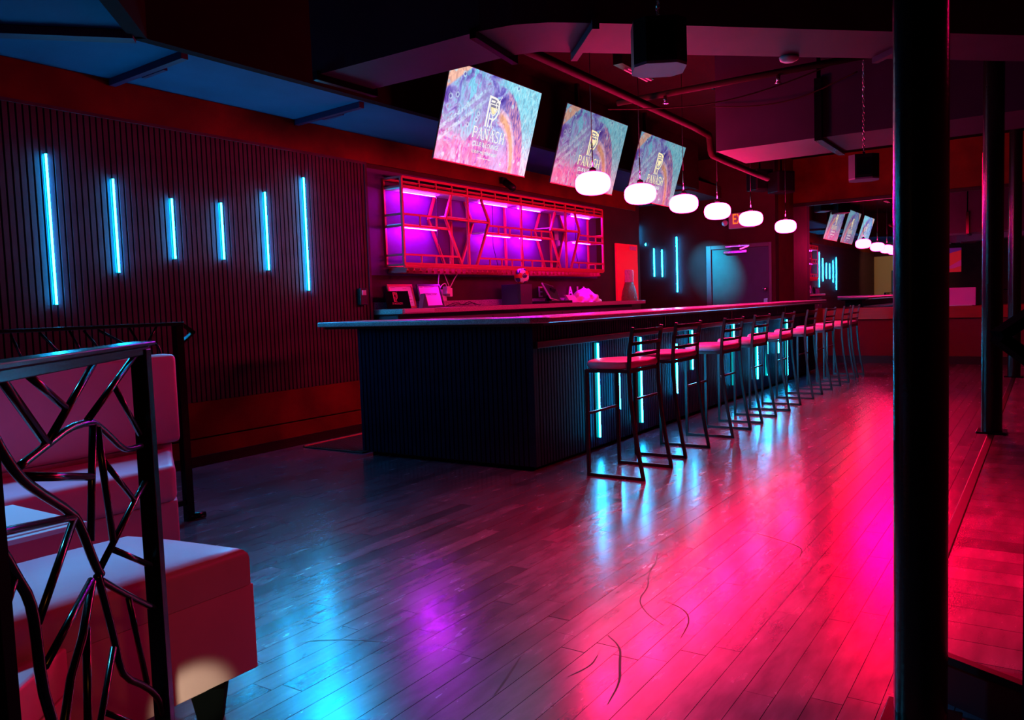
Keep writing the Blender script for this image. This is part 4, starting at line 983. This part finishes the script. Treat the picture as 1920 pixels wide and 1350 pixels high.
SL = ['bar stool nearest the camera, in front of the first cyan tubes', 'second bar stool from the camera', 'third bar stool from the camera', 'fourth bar stool from the camera, left of the paired tubes',
      'fifth bar stool from the camera, before the short tube', 'sixth bar stool from the camera, right of the last tube', 'seventh bar stool from the camera', 'eighth bar stool, second from the far end', 'last bar stool at the far end of the bar']
s0 = make_stool('black framed ' + SL[0] + ', pink-lit seat', SX[0])
for x, l in zip(SX[1:], SL[1:]):
    dup(s0, (x, 2.55 + rnd.uniform(0.0, 0.03), 0), 'black framed ' + l, R_(rnd.uniform(-1.5, 1.5)))

# ------------------------------------------------------------------ booth seating
def cushion(name, poly, z0, z1, off, mat, parent, seg=5, crown=0.0):
    b = BM(); prism(b, poly, z0, z1)
    bmesh.ops.bevel(b, geom=list(b.edges), offset=off, segments=seg, affect='EDGES', profile=0.5)
    return put(name, b, mat, parent, mod='smooth45')
t = thing('booth_bench', 'high-backed cream vinyl booth bench facing the camera', 'bench', (1.0, 4.0, 0))
def rel(P, o): return [(x - o[0], y - o[1]) for x, y in P]
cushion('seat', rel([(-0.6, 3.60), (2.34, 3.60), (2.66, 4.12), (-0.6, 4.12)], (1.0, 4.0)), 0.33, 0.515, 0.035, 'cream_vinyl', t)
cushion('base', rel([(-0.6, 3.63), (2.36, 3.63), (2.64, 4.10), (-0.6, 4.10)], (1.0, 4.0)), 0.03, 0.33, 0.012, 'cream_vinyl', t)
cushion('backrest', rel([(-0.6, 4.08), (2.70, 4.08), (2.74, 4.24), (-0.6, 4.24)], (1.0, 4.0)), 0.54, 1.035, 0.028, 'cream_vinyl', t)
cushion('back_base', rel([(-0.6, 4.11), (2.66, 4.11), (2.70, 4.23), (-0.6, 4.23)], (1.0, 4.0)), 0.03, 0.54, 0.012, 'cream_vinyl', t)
t = thing('booth_bench', 'near cream vinyl bench with blue-lit top behind the railing', 'bench', (0.8, 2.4, 0))
b = BM(); pol = rel([(-0.5, 2.10), (1.60, 2.10), (1.50, 2.60), (-0.5, 2.66)], (0.8, 2.4)); prism(b, pol, 0.393, 0.515)
bmesh.ops.bevel(b, geom=[e for e in b.edges if min(e.verts[0].co.z, e.verts[1].co.z) > 0.5], offset=0.035, segments=4, affect='EDGES', profile=0.5)
for k in range(1, 8): bmesh.ops.bisect_plane(b, geom=list(b.verts) + list(b.edges) + list(b.faces), plane_co=(0, -0.3 + k * 0.066, 0), plane_no=(0, 1, 0))
for k in range(1, 9): bmesh.ops.bisect_plane(b, geom=list(b.verts) + list(b.edges) + list(b.faces), plane_co=(-1.3 + k * 0.245, 0, 0), plane_no=(1, 0, 0))
for v in b.verts:
    if v.co.z > 0.50:
        u = (v.co.x + 1.3) / 2.1; w_ = (v.co.y + 0.3) / 0.52
        v.co.z += 0.030 * (math.sin(math.pi * min(1, max(0, w_)))) * min(1, 5 * max(0, 1 - u)) * (v.co.z - 0.50) / 0.015 * 1.0 if v.co.z < 0.5151 else 0
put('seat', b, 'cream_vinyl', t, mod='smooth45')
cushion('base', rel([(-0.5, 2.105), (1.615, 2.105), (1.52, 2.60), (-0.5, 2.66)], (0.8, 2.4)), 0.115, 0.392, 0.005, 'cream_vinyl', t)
for (lx, ly) in ((0.66, -0.26), (0.62, 0.14)):
    b = BM(); lathe(b, [(0, 0), (0.046, 0), (0.070, 0.112), (0.070, 0.118), (0, 0.118)], (lx, ly, 0), 4); put('foot', b, 'slat_felt', t)
t = thing('low_table', 'low square table with pale glossy top between the two benches', 'table', (1.0, 3.2, 0))
b = BM(); box(b, -0.8, 0.575, -0.20, 0.38, 0.470, 0.490, 0.004); put('table_top', b, 'table_white', t)
b = BM(); box(b, -0.76, 0.545, -0.17, 0.35, 0.490, 0.496, 0.002); put('glass_inlay', b, 'table_white', t)
b = BM(); box(b, -0.35, 0.05, 0.0, 0.18, 0.02, 0.47, 0.004); put('pedestal', b, 'black_metal', t)
b = BM(); box(b, -0.5, 0.2, -0.1, 0.28, 0.0, 0.02, 0.004); put('foot_plate', b, 'black_metal', t)
t = thing('ottoman', 'small ottoman with blue-lit top behind the railing, lower left', 'ottoman', (0.78, 1.95, 0))
ax = [(1.02, 2.085), (0.80, 1.905), (0.50, 1.98), (0.62, 2.085)]
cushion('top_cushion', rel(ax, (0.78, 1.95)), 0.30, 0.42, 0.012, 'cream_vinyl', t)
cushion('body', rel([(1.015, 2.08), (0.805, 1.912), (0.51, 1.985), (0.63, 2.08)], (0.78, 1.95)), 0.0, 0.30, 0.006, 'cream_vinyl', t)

# ------------------------------------------------------------------ railings with branching bars
PP = Vector((1.117, 1.832)); PH = R_(43); DR = Vector((math.cos(PH), math.sin(PH)))
def onplane(px, py, P, D):
    v = _rot @ Vector(((px - 960) / 1508, -(py - 675) / 1508, -1))
    n = Vector((-D.y, D.x)); s = (n.dot(P)) / (n.dot(Vector((v.x, v.y))))
    w3 = Vector((0, 0, 1.25)) + v * s
    return (Vector((w3.x, w3.y)) - P).dot(D), w3.z
BR = [([(-12, 690), (0, 708), (88, 832)], 1.15, 0), ([(30, 683), (122, 764)], 1, 0), ([(188, 660), (90, 828)], 1, 0), ([(256, 662), (164, 788)], 1, 0), ([(214, 724), (262, 814)], .85, 0),
      ([(29, 880), (88, 834), (128, 803), (164, 792), (178, 793), (200, 812), (228, 840), (242, 843), (264, 836)], 1, 1),
      ([(-14, 815), (0, 842), (29, 886), (58, 913), (135, 961), (150, 984), (179, 1061), (189, 1077)], 1.2, 1),
      ([(182, 1079), (191, 1106), (218, 1214), (222, 1239), (233, 1270), (276, 1288), (298, 1309), (306, 1345)], 1.05, 1),
      ([(42, 894), (171, 894)], 1.1, 0), ([(174, 796), (170, 1015)], 1, 0), ([(182, 800), (212, 1013)], 1, 0), ([(195, 865), (252, 938)], .85, 0), ([(277, 894), (252, 940), (185, 1071)], 1, 0),
      ([(-5, 1000), (2, 998), (139, 969)], 1, 0), ([(139, 972), (71, 1168)], 1, 0), ([(212, 1030), (282, 1060)], .95, 0), ([(187, 1086), (196, 1092), (244, 1119), (290, 1141)], 1, 1), ([(241, 1121), (276, 1283)], .9, 0),
      ([(-14, 1012), (6, 1038), (29, 1079), (55, 1121), (66, 1174), (78, 1283), (96, 1346), (112, 1400), (118, 1470)], 1.25, 1), ([(171, 1088), (84, 1250)], 1, 0), ([(173, 1090), (155, 1194), (133, 1272), (120, 1360), (112, 1460)], 1.1, 0),
      ([(162, 1177), (165, 1350), (166, 1450)], 1.05, 0), ([(213, 1214), (189, 1350), (172, 1450)], .95, 0), ([(27, 1088), (10, 1140)], .9, 0), ([(192, 1334), (250, 1356), (305, 1400)], .8, 0)]
t = thing('railing', 'near black metal railing with branching bars, its post crossing the bench', 'railing', (PP.x, PP.y, 0), PH)
for pts, k, sm in BR:
    P = [onplane(x, y, PP, DR) for x, y in pts]; b = BM()
    tube(b, [(s, 0, z) for s, z in P], 0.0072 * k * (1.0 if k else 1), 10, True, sm); put('branch_bar', b, 'black_metal', t, True)
b = BM(); box(b, -0.021, 0.021, -0.019, 0.019, 0.0, 1.172, 0.002); put('post', b, 'black_metal', t)
b = BM(); box(b, -0.832, -0.790, -0.019, 0.019, 0.0, 1.172, 0.002); put('post', b, 'slat_felt', t)
b = BM(); box(b, -1.4, 0.025, -0.014, 0.014, 1.158, 1.178, 0.002); put('top_bar', b, 'black_metal', t)
b = BM(); box(b, -1.4, 0.035, -0.027, 0.027, 1.178, 1.190, 0.003); put('handrail', b, 'black_metal', t)
b = BM(); box(b, -0.80, 0.0, -0.012, 0.012, 0.10, 0.124, 0.002); put('bottom_bar', b, 'black_metal', t)
# far railing behind the high-backed bench
P2 = Vector((2.905, 4.36)); D2 = Vector((1, 0))
t = thing('railing', 'far black metal railing behind the high-backed bench', 'railing', (P2.x, P2.y, 0))
for pts in ([(74, 624), (118, 668)], [(130, 620), (164, 680)], [(157, 620), (205, 676)], [(184, 619), (236, 646), (268, 668)], [(242, 614), (262, 646), (280, 700)], [(294, 611), (270, 655)], [(283, 640), (297, 649), (303, 668), (300, 720)], [(20, 628), (50, 690)], [(268, 655), (240, 720)]):
    P = [onplane(x, y, P2, D2) for x, y in pts]; b = BM(); tube(b, [(s, 0, z) for s, z in P], 0.007, 8); put('branch_bar', b, 'black_metal', t, True)
b = BM(); box(b, -0.024, 0.024, -0.024, 0.024, 0.0, 1.19, 0.002); put('post', b, 'black_metal', t)
b = BM(); box(b, -1.9, -1.852, -0.024, 0.024, 0.0, 1.19, 0.002); put('post', b, 'black_metal', t)
b = BM(); box(b, -2.4, 0.03, -0.024, 0.024, 1.19, 1.21, 0.003); put('handrail', b, 'black_metal', t)
b = BM(); bar(b, (0.02, 0, 1.203), (0.105, 0, 1.145), 0.035, 0.012); bar(b, (0.105, 0, 1.145), (0.02, 0, 1.085), 0.035, 0.012); put('end_loop', b, 'black_metal', t)
b = BM(); box(b, -1.9, 0.0, -0.015, 0.015, 0.10, 0.13); put('bottom_bar', b, 'black_metal', t)
b = BM(); tube(b, [(-0.02, 0.0, 0.022), (0.09, -0.03, 0.022)], 0.020, 14); put('foot', b, 'black_metal', t, True)
# right hand railing end
t = thing('railing', 'black handrail end loop poking in at the right edge', 'railing', (1.516, 0.068, 0), R_(-56))
b = BM(); bar(b, (-0.002, 0, 1.172), (0.055, 0, 1.207), 0.03, 0.017); bar(b, (0.05, 0, 1.203), (0.9, 0, 1.203), 0.03, 0.017); put('handrail', b, 'slat_felt', t)
b = BM(); bar(b, (-0.002, 0, 1.170), (0.075, 0, 1.112), 0.03, 0.017); put('end_loop', b, 'slat_felt', t)
b = BM(); box(b, 0.055, 0.095, -0.02, 0.02, 0.0, 1.20, 0.002); put('post', b, 'slat_felt', t)
